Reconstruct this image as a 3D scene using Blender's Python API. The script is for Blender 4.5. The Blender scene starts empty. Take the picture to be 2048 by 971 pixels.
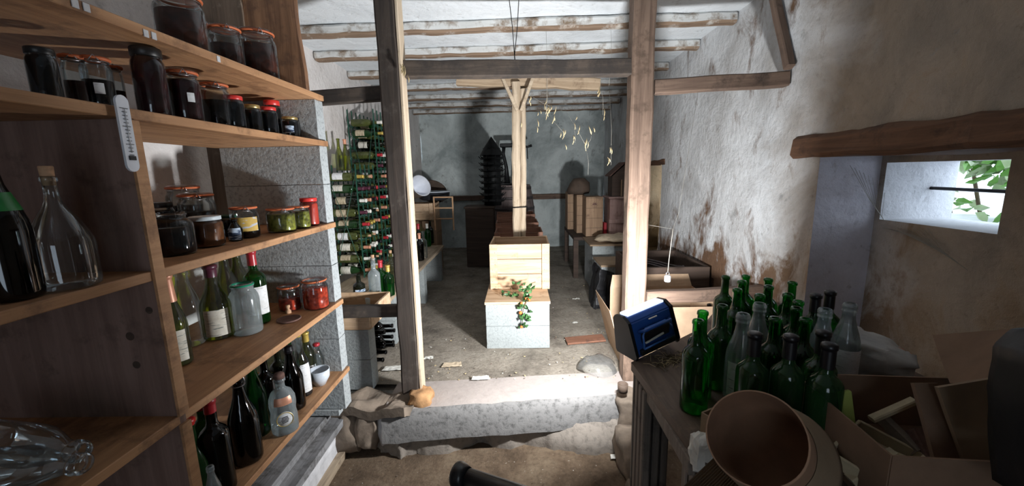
import bpy, bmesh, math, random
from mathutils import Vector, Matrix, noise, Euler
random.seed(7)
PI = math.pi
SC = bpy.context.scene
COL = SC.collection
# ------------------------------------------------------------------ camera, light, exposure
FPX = 800.0; CX = 1024.0; CY = 485.5; CAMH = 1.62
_Y = Vector((13, 140, FPX)).normalized()
_xv = 96.0; _yv = (FPX * FPX + 13 * _xv) / 140
_Z = Vector((-_xv, _yv, -FPX)).normalized()
_X = -_Y.cross(_Z)
if _X.x < 0: _X = -_X
MR = Matrix((_X, _Y, _Z))              # lens frame (right, up, forward) -> room
CAMP = Vector((0, 0, CAMH))
def at(px, py, x=None, y=None, z=None):
    d = MR @ Vector((px - CX, CY - py, FPX))
    if x is not None: t = x / d.x
    elif y is not None: t = y / d.y
    else: t = (z - CAMH) / d.z
    return CAMP + d * t
cam = bpy.data.cameras.new('camera'); cam.sensor_width = 36; cam.lens = 36 * FPX / 2048; cam.clip_start = .02
co = bpy.data.objects.new('camera', cam); COL.objects.link(co)
r_ = MR @ Vector((1, 0, 0)); u_ = MR @ Vector((0, 1, 0)); f_ = MR @ Vector((0, 0, 1))
co.matrix_world = Matrix(((r_.x, u_.x, -f_.x, 0), (r_.y, u_.y, -f_.y, 0), (r_.z, u_.z, -f_.z, CAMH), (0, 0, 0, 1)))
SC.camera = co
SC.view_settings.view_transform = 'Standard'; SC.view_settings.look = 'None'
SC.view_settings.gamma = 1; SC.view_settings.use_curve_mapping = False
SC.view_settings.exposure = 0.0
SC.cycles.transparent_max_bounces = 40; SC.cycles.max_bounces = 10
SC.cycles.use_denoising = True; SC.cycles.sample_clamp_indirect = 4.0
SC.cycles.caustics_reflective = False; SC.cycles.caustics_refractive = False
w = bpy.data.worlds.new('sky'); SC.world = w; w.use_nodes = True
w.node_tree.nodes['Background'].inputs[0].default_value = (.74, .87, 1, 1)
w.node_tree.nodes['Background'].inputs[1].default_value = 3.4
def area(name, loc, aim, sx, sy, power=0, col=(1, 1, 1), portal=False, spread=PI):
    l = bpy.data.lights.new(name, 'AREA'); l.shape = 'RECTANGLE'; l.size = sx; l.size_y = sy; l.energy = power; l.color = col
    l.spread = spread
    if portal: l.cycles.is_portal = True
    o = bpy.data.objects.new(name, l); COL.objects.link(o); o.location = loc
    o.rotation_euler = Vector(aim).to_track_quat('-Z', 'Y').to_euler(); return o
LAMP_P = Vector((.545, 1.655, .955)); LAMP_D = Vector((-.43, .88, .20)).normalized()
area('work_lamp_light', LAMP_P + LAMP_D * .07, LAMP_D, .13, .09, 76, (.97, .985, 1))
area('near_window_portal', (2.13, 1.765, 1.495), (-1, 0, 0), .49, .27, portal=True)
area('far_window_portal', (2.13, 4.6, 1.49), (-1, 0, 0), .58, .38, portal=True)
area('rear_fill_portal', (-.1, -1.62, 1.15), (0, 1, 0), 1.2, 2.1, portal=True)  # unseen opening behind the camera, assumed and sized for ambient fill

# ------------------------------------------------------------------ materials
MATS = {}
def nt(name):
    m = bpy.data.materials.new(name); m.use_nodes = True; t = m.node_tree; b = t.nodes['Principled BSDF']; MATS[name] = m
    return m, t, b
def N(t, typ, **k):
    n = t.nodes.new(typ)
    for a, v in k.items():
        if a in n.inputs: n.inputs[a].default_value = v
        else: setattr(n, a, v)
    return n
def c4(c): return (c[0], c[1], c[2], 1)
def coords(t, scale=(1, 1, 1), rot=(0, 0, 0)):
    tc = N(t, 'ShaderNodeTexCoord'); mp = N(t, 'ShaderNodeMapping'); mp.inputs['Scale'].default_value = scale; mp.inputs['Rotation'].default_value = rot
    t.links.new(tc.outputs['Object'], mp.inputs[0]); return mp.outputs[0]
def noise_n(t, vec, s, det=6, rough=.6, dist=0):
    n = N(t, 'ShaderNodeTexNoise'); n.inputs['Scale'].default_value = s; n.inputs['Detail'].default_value = det
    n.inputs['Roughness'].default_value = rough; n.inputs['Distortion'].default_value = dist
    t.links.new(vec, n.inputs['Vector']); return n.outputs[0]
def ramp(t, fac, stops):
    r = N(t, 'ShaderNodeValToRGB'); e = r.color_ramp.elements
    while len(e) < len(stops): e.new(.5)
    for i, (p, c) in enumerate(stops): e[i].position = p; e[i].color = c4(c)
    t.links.new(fac, r.inputs[0]); return r.outputs[0]
def mix(t, fac, a, b, bl='MIX'):
    m = N(t, 'ShaderNodeMix', data_type='RGBA', blend_type=bl)
    for s, v in ((0, fac), (6, a), (7, b)):
        if hasattr(v, 'links') or isinstance(v, bpy.types.NodeSocket): t.links.new(v, m.inputs[s])
        else: m.inputs[s].default_value = v if s == 0 else c4(v)
    return m.outputs[2]
def bump(t, b, h, st=.3, d=.01):
    n = N(t, 'ShaderNodeBump'); n.inputs['Strength'].default_value = st; n.inputs['Distance'].default_value = d
    t.links.new(h, n.inputs['Height']); t.links.new(n.outputs[0], b.inputs['Normal'])
def plain(name, c, rough=.5, metal=0, var=.15, s=20, bmp=.1):
    m, t, b = nt(name); v = coords(t); n = noise_n(t, v, s)
    lo = tuple(x * (1 - var) for x in c); hi = tuple(min(1, x * (1 + var)) for x in c)
    t.links.new(ramp(t, n, [(.3, lo), (.7, hi)]), b.inputs['Base Color'])
    b.inputs['Roughness'].default_value = rough; b.inputs['Metallic'].default_value = metal
    if bmp: bump(t, b, n, bmp)
    return m
def woodm(name, c1, c2, axis='x', dirt=None, rough=.75, dirtamt=.5, s=5):
    m, t, b = nt(name); sc = {'x': (.35, 6, 6), 'y': (6, .35, 6), 'z': (6, 6, .35)}[axis]
    v = coords(t, sc); g = noise_n(t, v, s, 8, .65, .6); col = ramp(t, g, [(.3, c1), (.68, c2)])
    if dirt:
        d = noise_n(t, coords(t), 7, 8, .7); col = mix(t, ramp(t, d, [(dirtamt - .06, (0, 0, 0)), (dirtamt + .1, (1, 1, 1))]), col, dirt)
    t.links.new(col, b.inputs['Base Color']); b.inputs['Roughness'].default_value = rough; bump(t, b, g, .45, .006); return m
def concrete(name, c, speck=.45, s=60):
    m, t, b = nt(name); v = coords(t); n = noise_n(t, v, s, 4, .7); n2 = noise_n(t, v, 5, 5)
    col = ramp(t, n, [(.32, tuple(x * speck for x in c)), (.5, c), (.8, tuple(min(1, x * 1.15) for x in c))])
    col = mix(t, .35, col, ramp(t, n2, [(.3, tuple(x * .65 for x in c)), (.7, c)]))
    t.links.new(col, b.inputs['Base Color']); b.inputs['Roughness'].default_value = .9; bump(t, b, n, .7, .006); return m
def plaster(name, pale, grey, stain, stains=.56, tan=None, tanline=2.15, low=0, lowz=1.2):
    m, t, b = nt(name); v = coords(t); big = noise_n(t, v, 1.7, 8, .65, .4); fine = noise_n(t, v, 22, 8, .7)
    col = ramp(t, big, [(.35, grey), (.58, pale)])
    vs = coords(t, (1.3, 1.3, .85)); st = noise_n(t, vs, 3.2, 9, .68, .5)
    sep = N(t, 'ShaderNodeSeparateXYZ'); t.links.new(v, sep.inputs[0])
    if low:
        mr = N(t, 'ShaderNodeMapRange'); t.links.new(sep.outputs[2], mr.inputs[0])
        for i, q in ((1, lowz + .25), (2, lowz - .55), (3, 0), (4, low)): mr.inputs[i].default_value = q
        ad = N(t, 'ShaderNodeMath', operation='ADD'); t.links.new(st, ad.inputs[0]); t.links.new(mr.outputs[0], ad.inputs[1]); st = ad.outputs[0]
    col = mix(t, ramp(t, st, [(stains, (0, 0, 0)), (stains + .13, (1, 1, 1))]), col, stain)
    if tan:
        ad = N(t, 'ShaderNodeMath', operation='MULTIPLY_ADD'); t.links.new(big, ad.inputs[0]); ad.inputs[1].default_value = 1.2; t.links.new(sep.outputs[1], ad.inputs[2])
        mr = N(t, 'ShaderNodeMapRange'); t.links.new(ad.outputs[0], mr.inputs[0])
        for i, q in ((1, tanline + .95), (2, tanline + .25), (3, 0), (4, .85)): mr.inputs[i].default_value = q
        tc = ramp(t, st, [(.3, tuple(x * .5 for x in tan)), (.62, tan)]); col = mix(t, mr.outputs[0], col, tc)
    sp = ramp(t, fine, [(.28, (.45, .43, .40)), (.42, (1, 1, 1))]); col = mix(t, .5, col, sp, 'MULTIPLY')
    t.links.new(col, b.inputs['Base Color']); b.inputs['Roughness'].default_value = .92
    md = noise_n(t, v, 5.5, 9, .66, .15); h = mix(t, .62, ramp(t, fine, [(0, (0, 0, 0)), (1, (1, 1, 1))]), ramp(t, md, [(.25, (0, 0, 0)), (.75, (1, 1, 1))])); bump(t, b, h, .7, .028)
    col2 = mix(t, ramp(t, md, [(.30, (.8, .8, .8)), (.36, (0, 0, 0))]), col, tuple(q * .62 for q in grey)); t.links.new(col2, b.inputs['Base Color'])
    return m
def glass(name, c, rough=.04, dirt=.0, dc=(.5, .5, .48), mn=.06):
    m, t, b = nt(name); t.nodes.remove(b); out = t.nodes['Material Output']
    tr = N(t, 'ShaderNodeBsdfTransparent'); tr.inputs[0].default_value = c4(c)
    gl = N(t, 'ShaderNodeBsdfGlossy'); gl.inputs['Roughness'].default_value = rough; gl.inputs[0].default_value = (.95, .97, 1, 1)
    lw = N(t, 'ShaderNodeLayerWeight'); lw.inputs[0].default_value = .35
    mr = N(t, 'ShaderNodeMapRange'); t.links.new(lw.outputs[0], mr.inputs[0]); mr.inputs[3].default_value = mn * .3; mr.inputs[4].default_value = .8
    ms = N(t, 'ShaderNodeMixShader'); t.links.new(mr.outputs[0], ms.inputs[0]); t.links.new(tr.outputs[0], ms.inputs[1]); t.links.new(gl.outputs[0], ms.inputs[2])
    res = ms
    if dirt:
        df = N(t, 'ShaderNodeBsdfDiffuse'); df.inputs[0].default_value = c4(dc)
        n = noise_n(t, coords(t), 14, 6, .7); mr2 = N(t, 'ShaderNodeMapRange'); t.links.new(n, mr2.inputs[0]); mr2.inputs[1].default_value = .3; mr2.inputs[2].default_value = .75
        mr2.inputs[3].default_value = dirt * .35; mr2.inputs[4].default_value = dirt
        m2 = N(t, 'ShaderNodeMixShader'); t.links.new(mr2.outputs[0], m2.inputs[0]); t.links.new(ms.outputs[0], m2.inputs[1]); t.links.new(df.outputs[0], m2.inputs[2]); res = m2
    t.links.new(res.outputs[0], out.inputs[0]); return m
def fill(name, c, rough=.25, s=30, dark=.4):
    m, t, b = nt(name); n = noise_n(t, coords(t), s, 3, .5)
    t.links.new(ramp(t, n, [(.35, tuple(x * dark for x in c)), (.62, c)]), b.inputs['Base Color']); b.inputs['Roughness'].default_value = rough; b.inputs['Specular IOR Level'].default_value = .2; bump(t, b, n, .4, .004); return m
def emit(name, c, s):
    m, t, b = nt(name); b.inputs['Base Color'].default_value = c4(c); b.inputs['Emission Color'].default_value = c4(c); b.inputs['Emission Strength'].default_value = s; return m
def papered(name, c, ink, sc=240, thr=.62):
    m, t, b = nt(name); v = coords(t, (25, 25, sc)); n = noise_n(t, v, 1.0, 2, .5)
    col = ramp(t, n, [(thr - .03, c), (thr + .02, ink)]); n2 = noise_n(t, coords(t), 18, 6, .7)
    col = mix(t, .5, col, ramp(t, n2, [(.35, (.55, .5, .42)), (.6, (1, 1, 1))]), 'MULTIPLY')
    t.links.new(col, b.inputs['Base Color']); b.inputs['Roughness'].default_value = .7; return m

plaster('plaster_left', (.84, .80, .78), (.66, .61, .58), (.30, .24, .19), .66)
plaster('plaster_right', (.74, .76, .78), (.48, .48, .48), (.14, .075, .04), .57, tan=(.36, .27, .185), low=.26, lowz=1.12)
plaster('plaster_back', (.70, .76, .75), (.36, .41, .41), (.13, .13, .12), .62)
plaster('plaster_reveal', (.80, .79, .88), (.60, .57, .62), (.20, .13, .08), .62, low=.12, lowz=1.0)
plaster('plaster_ochre', (.75, .58, .38), (.50, .38, .24), (.20, .13, .06), .55, low=.2, lowz=1.35)
plaster('plaster_sill', (.80, .80, .83), (.60, .60, .62), (.4, .4, .4), .72)
plaster('ceiling_white', (.80, .84, .87), (.68, .72, .75), (.40, .36, .30), .72)
def ground(name, a, b_, c, s=3):
    m, t, b = nt(name); v = coords(t); n = noise_n(t, v, s, 10, .7, .3); f = noise_n(t, v, 45, 6, .7)
    col = ramp(t, n, [(.32, a), (.5, b_), (.7, c)]); col = mix(t, .55, col, ramp(t, f, [(.3, (.35, .33, .3)), (.55, (1, 1, 1))]), 'MULTIPLY')
    sp = noise_n(t, v, 90, 2, .4); col = mix(t, ramp(t, sp, [(.735, (0, 0, 0)), (.76, (1, 1, 1))]), col, (.45, .41, .35))
    t.links.new(col, b.inputs['Base Color']); b.inputs['Roughness'].default_value = .95
    bump(t, b, f, .8, .012); return m
ground('dirt_upper', (.12, .10, .08), (.27, .235, .19), (.40, .36, .30))
ground('dirt_lower', (.075, .048, .028), (.16, .11, .07), (.24, .18, .12), 4)
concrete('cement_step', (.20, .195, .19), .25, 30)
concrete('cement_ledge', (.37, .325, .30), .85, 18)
concrete('block_grey', (.40, .43, .44), .40, 60)
concrete('block_pale', (.33, .36, .36), .66, 60)
woodm('shelf_wood', (.34, .17, .080), (.56, .31, .155), 'y', (.20, .10, .05), .6, .58)
woodm('divider_wood', (.16, .095, .075), (.26, .17, .14), 'z', (.10, .06, .045), .65, .6)
woodm('post_dark', (.020, .015, .012), (.055, .040, .031), 'z', (.085, .07, .06), .85, .62)
woodm('post_brown', (.09, .055, .038), (.23, .155, .112), 'z', (.07, .045, .03), .8, .58)
woodm('rail_dark', (.035, .026, .02), (.10, .075, .058), 'x', (.035, .028, .024), .85)
woodm('rail_brown', (.10, .062, .045), (.21, .14, .10), 'x', (.06, .04, .03), .8, .58)
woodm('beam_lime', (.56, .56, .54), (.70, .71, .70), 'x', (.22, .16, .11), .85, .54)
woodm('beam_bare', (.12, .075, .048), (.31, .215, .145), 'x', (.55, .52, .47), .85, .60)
woodm('prop_wood', (.36, .27, .18), (.66, .54, .40), 'z', (.26, .18, .11), .8, .64)
woodm('header_wood', (.34, .24, .15), (.56, .43, .30), 'x', (.20, .13, .08), .8, .62)
woodm('crate_wood', (.42, .26, .14), (.72, .53, .36), 'x', (.30, .17, .09), .7, .64)
woodm('crate_red', (.16, .07, .04), (.28, .13, .08), 'x', (.08, .04, .03), .7, .6)
woodm('case_wood', (.22, .13, .075), (.38, .25, .15), 'z', (.10, .05, .03), .7, .62)
woodm('trunk_wood', (.26, .15, .13), (.42, .28, .25), 'z', (.14, .08, .06), .6, .6)
woodm('slab_wood', (.10, .045, .022), (.30, .155, .08), 'z', (.10, .05, .03), .65, .58)
woodm('slab_grey', (.08, .055, .038), (.18, .13, .095), 'z', (.35, .28, .22), .65, .64)
woodm('bench_wood', (.24, .18, .12), (.50, .40, .29), 'y', (.13, .09, .06), .8, .6)
woodm('table_wood', (.085, .058, .042), (.17, .12, .09), 'y', (.24, .17, .12), .7, .62)
woodm('table_side', (.10, .08, .065), (.22, .18, .15), 'z', (.05, .04, .03), .8, .6)
woodm('lintel_wood', (.06, .028, .015), (.17, .085, .045), 'y', (.04, .02, .012), .85, .6)
woodm('log_wood', (.16, .10, .06), (.36, .26, .18), 'x', (.10, .07, .04), .9, .6)
woodm('plinth_wood', (.13, .13, .135), (.34, .34, .35), 'y', (.06, .055, .05), .85, .55)
woodm('barrel_wood', (.11, .08, .075), (.24, .19, .18), 'z', (.06, .05, .05), .7, .6)
woodm('stool_wood', (.40, .22, .11), (.62, .40, .24), 'x', None, .6)
woodm('dark_chest', (.035, .022, .016), (.085, .055, .04), 'x', None, .8)
plain('cardboard', (.46, .32, .21), .85, 0, .15, 9)
plain('cardboard_dark', (.20, .12, .075), .85, 0, .2, 6)
plain('cardboard_mid', (.27, .19, .12), .85, 0, .2, 6)
plain('clay', (.34, .20, .125), .85, 0, .25, 8)
plain('clay_inside', (.20, .105, .06), .9, 0, .3, 6)
plain('white_paint', (.62, .62, .64), .8, 0, .25, 12, .4)
plain('black_iron', (.012, .013, .014), .5, .3, .4, 12)
plain('hoop_iron', (.14, .12, .12), .6, .6, .3, 12)
plain('black_plastic', (.012, .012, .014), .35, 0, .2, 12, 0)
plain('blue_light', (.06, .20, .60), .3, 0, .05, 12, 0)
plain('blue_plastic', (.022, .085, .33), .28, 0, .1, 12, 0)
plain('steel', (.5, .5, .52), .3, .9, .1, 12, 0)
plain('rack_green', (.015, .075, .05), .45, .2, .3, 20)
plain('white_plastic', (.75, .78, .85), .4, 0, .08, 12, 0)
plain('enamel', (.62, .68, .75), .3, 0, .08, 10, 0)
plain('tin', (.10, .11, .13), .3, .7, .2, 10, 0)
plain('seat_brown', (.075, .05, .035), .8, 0, .3, 10)
plain('red_lid', (.62, .035, .03), .35, 0, .15, 20, 0)
plain('white_lid', (.62, .70, .74), .4, 0, .1, 20, 0)
plain('gold_lid', (.55, .40, .16), .3, .7, .15, 20, 0)
plain('green_lid', (.01, .30, .17), .4, 0, .15, 20, 0)
plain('darkgreen_lid', (.015, .09, .055), .4, 0, .15, 20, 0)
plain('black_lid', (.015, .015, .016), .4, 0, .15, 20, 0)
plain('rubber_ring', (.62, .16, .06), .6, 0, .15, 20, 0)
plain('cork', (.45, .27, .16), .85, 0, .3, 60)
plain('cork_dark', (.13, .07, .055), .85, 0, .3, 60)
plain('cap_purple', (.075, .018, .035), .35, 0, .2, 20, 0)
plain('cap_red', (.38, .02, .03), .35, 0, .2, 20, 0)
plain('cap_orange', (.58, .27, .17), .4, .2, .2, 20, 0)
plain('cap_white', (.72, .70, .64), .45, 0, .1, 20, 0)
plain('cap_gold', (.58, .42, .10), .35, .5, .2, 20, 0)
plain('cap_black', (.007, .006, .008), .35, 0, .2, 20, 0)
papered('label_cream', (.70, .68, .60), (.24, .27, .25))
papered('label_white', (.78, .80, .82), (.30, .32, .36), 300, .66)
papered('label_yellow', (.62, .42, .10), (.55, .58, .66), 60, .60)
papered('label_blue', (.55, .68, .85), (.04, .07, .14), 90, .50)
papered('label_gold', (.55, .36, .14), (.3, .2, .08), 200, .60)
papered('label_aged', (.50, .43, .30), (.22, .17, .11), 200, .60)
plain('foil_green', (.02, .22, .05), .35, 0, .2, 20, 0)
glass('glass_green', (.05, .46, .09), .05, .07, (.03, .20, .05), .04)
glass('glass_dusty_green', (.08, .34, .07), .10, .34, (.05, .15, .05), .04)
glass('glass_olive', (.42, .46, .05), .05, .04)
glass('glass_dark', (.05, .08, .035), .06, .12, (.08, .10, .06))
glass('glass_black', (.008, .01, .012), .06)
glass('glass_red', (.10, .012, .014), .06)
glass('glass_clear', (.88, .92, .92), .04, .012, (.6, .65, .66), .05)
glass('glass_cloudy', (.72, .78, .78), .12, .30, (.62, .68, .70), .06)
glass('glass_rack', (.16, .26, .06), .10, .55, (.17, .20, .06))
fill('plum', (.045, .005, .009), .2); fill('ink', (.004, .005, .009), .15); fill('dark_red', (.06, .008, .008), .3)
fill('amber', (.24, .075, .02), .3, 22); fill('tomato', (.60, .055, .022), .25, 45, .35); fill('sauce', (.55, .05, .03), .35, 10, .8)
fill('pepper', (.33, .32, .05), .3, 60, .25); fill('brown_fruit', (.13, .030, .015), .3, 35); fill('water_like', (.40, .45, .46), .2, 5, .9)
emit('led', (1, .97, .92), 18); emit('edge_glare', (.80, .90, 1), 1.1)  # second one paints lens glare as a glow, not a light source
plain('leaf', (.05, .13, .04), .5, 0, .4, 12, 0); plain('leaf_out', (.13, .30, .05), .5, 0, .5, 3, 0); plain('leaf_out_pale', (.42, .50, .30), .5, 0, .4, 3, 0)
plain('berry', (.75, .16, .03), .35, 0, .25, 20, 0); plain('stem', (.10, .07, .03), .7, 0, .3, 20, 0)
plain('straw', (.55, .43, .24), .8, 0, .3, 20, 0); plain('web', (.30, .28, .24), .9, 0, .2, 20, 0)
plain('paper', (.66, .65, .60), .8, 0, .15, 20); plain('stone', (.19, .15, .115), .95, 0, .45, 7, .8)
plain('sack', (.52, .42, .30), .9, 0, .35, 12, .6); plain('clod', (.40, .22, .10), .95, 0, .4, 12, .6)
concrete('cement_apron', (.27, .235, .20), .45, 25)
plain('bag_white', (.42, .41, .39), .5, 0, .25, 9, .4); plain('bag_orange', (.6, .22, .08), .5, 0, .2, 9, 0)
plain('black_bag', (.010, .010, .012), .5, 0, .3, 6, .3)
plain('foam_green', (.36, .42, .10), .8, 0, .2, 10); plain('frame_pale', (.42, .34, .22), .75, 0, .25, 10)
plain('outside_ground', (.78, .78, .80), .9, 0, .15, 4)
glass('clear_plastic', (.90, .92, .92), .15, .16, (.7, .7, .68))

# ------------------------------------------------------------------ mesh helpers
class MB:
    def __init__(s): s.bm = bmesh.new(); s.mats = []
    def mi(s, m):
        if m not in s.mats: s.mats.append(m)
        return s.mats.index(m)
    def _new(s, verts, faces, m, M=None, smooth=False):
        vs = [s.bm.verts.new(M @ Vector(v) if M else v) for v in verts]; i = s.mi(m); out = []
        for f in faces:
            try: q = s.bm.faces.new([vs[k] for k in f]); q.material_index = i; q.smooth = smooth; out.append(q)
            except ValueError: pass
        return vs, out
    def box(s, m, c, d, M=None, bev=0, rot=None):
        x, y, z = (q / 2 for q in d); C = Vector(c)
        T = Matrix.Translation(C)
        if rot: T = T @ Euler(rot).to_matrix().to_4x4()
        if M: T = M @ T
        vs, fs = s._new([(a, b, e) for a in (-x, x) for b in (-y, y) for e in (-z, z)],
                        [(0, 1, 3, 2), (4, 6, 7, 5), (0, 4, 5, 1), (2, 3, 7, 6), (0, 2, 6, 4), (1, 5, 7, 3)], m, T)
        if bev:
            es = list({e for f in fs for e in f.edges}); i = s.mi(m)
            r = bmesh.ops.bevel(s.bm, geom=es, offset=bev, segments=1, affect='EDGES')
            for f in r['faces']: f.material_index = i
        return s
    def b2(s, m, p, q, bev=0):        # box from corner to corner
        return s.box(m, [(a + b) / 2 for a, b in zip(p, q)], [abs(a - b) for a, b in zip(p, q)], bev=bev)
    def lathe(s, m, prof, seg=24, M=None, a0=0, a1=2 * PI, smooth=True):
        full = abs(a1 - a0 - 2 * PI) < 1e-6; n = seg if full else seg + 1; vs = []; rings = []
        for r, z in prof:
            if r < 1e-6: rings.append([len(vs)]); vs.append((0, 0, z))
            else:
                rings.append(list(range(len(vs), len(vs) + n)))
                for k in range(n):
                    a = a0 + (a1 - a0) * k / seg; vs.append((r * math.cos(a), r * math.sin(a), z))
        fs = []
        for A, B in zip(rings, rings[1:]):
            for k in range(seg):
                k2 = (k + 1) % n
                if len(A) == 1 and len(B) == 1: continue
                if len(A) == 1: fs.append((A[0], B[k2], B[k]))
                elif len(B) == 1: fs.append((A[k], A[k2], B[0]))
                else: fs.append((A[k], A[k2], B[k2], B[k]))
        s._new(vs, fs, m, M, smooth); return s
    def tube(s, m, pts, r, seg=8, smooth=True, cap=True):
        pts = [Vector(p) for p in pts]; rs = r if isinstance(r, (list, tuple)) else [r] * len(pts); vs = []; fs = []
        up = Vector((0, 0, 1))
        for i, p in enumerate(pts):
            d = (pts[min(i + 1, len(pts) - 1)] - pts[max(i - 1, 0)]).normalized()
            if abs(d.dot(up)) > .95: up = Vector((1, 0, 0))
            a = d.cross(up).normalized(); b = d.cross(a).normalized(); up = -b if -b.dot(up) < 0 else b * (1 if b.dot(up) > 0 else -1)
            for k in range(seg):
                t = 2 * PI * k / seg; vs.append(p + a * math.cos(t) * rs[i] + (d.cross(a)) * math.sin(t) * rs[i])
        for i in range(len(pts) - 1):
            for k in range(seg): k2 = (k + 1) % seg; fs.append((i * seg + k, i * seg + k2, (i + 1) * seg + k2, (i + 1) * seg + k))
        if cap: fs.append(tuple(reversed(range(seg)))); fs.append(tuple(range((len(pts) - 1) * seg, len(pts) * seg)))
        s._new(vs, fs, m, None, smooth); return s
    def torus(s, m, R, r, M=None, seg=24, rs=6):
        prof = [(R + r * math.cos(t), r * math.sin(t)) for t in [2 * PI * k / rs for k in range(rs + 1)]]
        return s.lathe(m, prof, seg, M)
    def slab(s, m, poly, z0, z1, M=None):
        n = len(poly); vs = [(x, y, z0) for x, y in poly] + [(x, y, z1) for x, y in poly]
        fs = [tuple(reversed(range(n))), tuple(range(n, 2 * n))] + [(k, (k + 1) % n, (k + 1) % n + n, k + n) for k in range(n)]
        s._new(vs, fs, m, M); return s
    def sheet(s, m, corners, th, nu=6, nv=6, amp=0, sc=4, seed=0):      # bilinear patch with thickness
        A, B, C, D = (Vector(c) for c in corners); nrm = (B - A).cross(D - A).normalized(); vs = []; fs = []
        for side in (0, 1):
            for i in range(nu + 1):
                for j in range(nv + 1):
                    u = i / nu; v = j / nv; p = (A * (1 - u) + B * u) * (1 - v) + (D * (1 - u) + C * u) * v
                    p = p + nrm * (noise.noise(p * sc + Vector((seed, seed, 0))) * amp - side * th); vs.append(p)
        o = (nu + 1) * (nv + 1)
        for i in range(nu):
            for j in range(nv):
                a = i * (nv + 1) + j; q = (a, a + nv + 1, a + nv + 2, a + 1); fs.append(q); fs.append(tuple(reversed([k + o for k in q])))
        rim = [i * (nv + 1) for i in range(nu + 1)] + [nu * (nv + 1) + j for j in range(1, nv + 1)] + [i * (nv + 1) + nv for i in range(nu - 1, -1, -1)] + [j for j in range(nv - 1, 0, -1)]
        for k in range(len(rim)): a, b = rim[k], rim[(k + 1) % len(rim)]; fs.append((b, a, a + o, b + o))
        s._new(vs, fs, m); return s
    def rough(s, cuts=0, amp=.004, sc=9, seed=0):
        if cuts: bmesh.ops.subdivide_edges(s.bm, edges=s.bm.edges[:], cuts=cuts, use_grid_fill=True)
        for v in s.bm.verts:
            q = v.co * sc + Vector((seed * 3.1, seed, 0)); v.co += noise.noise_vector(q) * amp
        return s
    def mesh(s, name):
        bmesh.ops.recalc_face_normals(s.bm, faces=s.bm.faces[:])
        me = bpy.data.meshes.new(name); s.bm.to_mesh(me); s.bm.free()
        for m in s.mats: me.materials.append(MATS[m])
        return me
    def build(s, name, parent=None, loc=None, rot=None):
        o = bpy.data.objects.new(name, s.mesh(name)); COL.objects.link(o)
        if parent: o.parent = parent
        if loc is not None: o.location = loc
        if rot is not None: o.rotation_euler = rot
        return o
def tag(o, label=None, cat=None, group=None, kind=None):
    if label: o['label'] = label
    if cat: o['category'] = cat
    if group: o['group'] = group
    if kind: o['kind'] = kind
    return o
def thing(name, label, cat, loc=(0, 0, 0), rot=(0, 0, 0), group=None):
    o = bpy.data.objects.new(name, None); COL.objects.link(o); o.empty_display_size = .05
    o.location = loc; o.rotation_euler = rot; return tag(o, label, cat, group)
def link(name, me, parent, loc=(0, 0, 0), rot=(0, 0, 0)):
    o = bpy.data.objects.new(name, me); COL.objects.link(o); o.parent = parent; o.location = loc; o.rotation_euler = rot; return o
CACHE = {}
def cached(key, fn):
    if key not in CACHE: CACHE[key] = fn().mesh(str(key[0]))
    return CACHE[key]
def timber(m, L, w, h, axis='x', amp=.006, n=None, bev=.008, seed=0, sc=6, m2=None):
    """rough sawn timber centred at the origin along an axis"""
    n = n or max(4, int(L / .09)); b = MB(); vs = []; fs = []
    sec = [(-w/2 + bev, -h/2), (w/2 - bev, -h/2), (w/2, -h/2 + bev), (w/2, h/2 - bev), (w/2 - bev, h/2), (-w/2 + bev, h/2), (-w/2, h/2 - bev), (-w/2, -h/2 + bev)]
    for i in range(n + 1):
        t = -L / 2 + L * i / n
        for (p, q) in sec:
            v = Vector((t, p, q)) if axis == 'x' else Vector((p, t, q)) if axis == 'y' else Vector((p, q, t))
            vs.append(v + noise.noise_vector(v * sc + Vector((seed * 5.3, seed, seed * 2))) * amp)
    for i in range(n):
        for k in range(8): k2 = (k + 1) % 8; fs.append((i * 8 + k, i * 8 + k2, (i + 1) * 8 + k2, (i + 1) * 8 + k))
    fs += [tuple(range(8)), tuple(range(n * 8, n * 8 + 8))]
    b._new(vs, fs, m); return b
def between(o, A, B):      # put an x-axis timber from A to B
    A, B = Vector(A), Vector(B); o.location = (A + B) / 2; o.rotation_euler = (B - A).to_track_quat('X', 'Z').to_euler()

# ------------------------------------------------------------------ the room
XL, XR, YB, ZC, ZU = -1.70, 1.50, 7.15, 2.66, .30
def wallgrid(name, m, fixed, axis, a0, a1, z0, z1, holes=(), step=.09, amp=.012, deep=None):
    b = MB(); A = sorted({a0, a1} | {q for h in holes for q in h[:2]}); Zs = sorted({z0, z1} | {q for h in holes for q in h[2:4]})
    def fill_(L):
        out = []
        for p, q in zip(L, L[1:]):
            n = max(1, int(round((q - p) / step))); out += [p + (q - p) * k / n for k in range(n)]
        return out + [L[-1]]
    A = fill_(A); Zs = fill_(Zs); g = {}
    for i, a in enumerate(A):
        for j, z in enumerate(Zs):
            v = Vector((fixed, a, z)) if axis == 'x' else Vector((a, fixed, z)) if axis == 'y' else Vector((a, z, fixed))
            d = noise.fractal(v * 1.6, 1, 2, 4) * amp
            if axis == 'x': v.x += d
            elif axis == 'y': v.y += d
            else: v.z += d
            g[i, j] = b.bm.verts.new(v)
    k = b.mi(m)
    for i in range(len(A) - 1):
        for j in range(len(Zs) - 1):
            ca = (A[i] + A[i+1]) / 2; cz = (Zs[j] + Zs[j+1]) / 2
            if any(h[0] < ca < h[1] and h[2] < cz < h[3] for h in holes): continue
            f = b.bm.faces.new((g[i, j], g[i+1, j], g[i+1, j+1], g[i, j+1])); f.material_index = k; f.smooth = True
    return b
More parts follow.
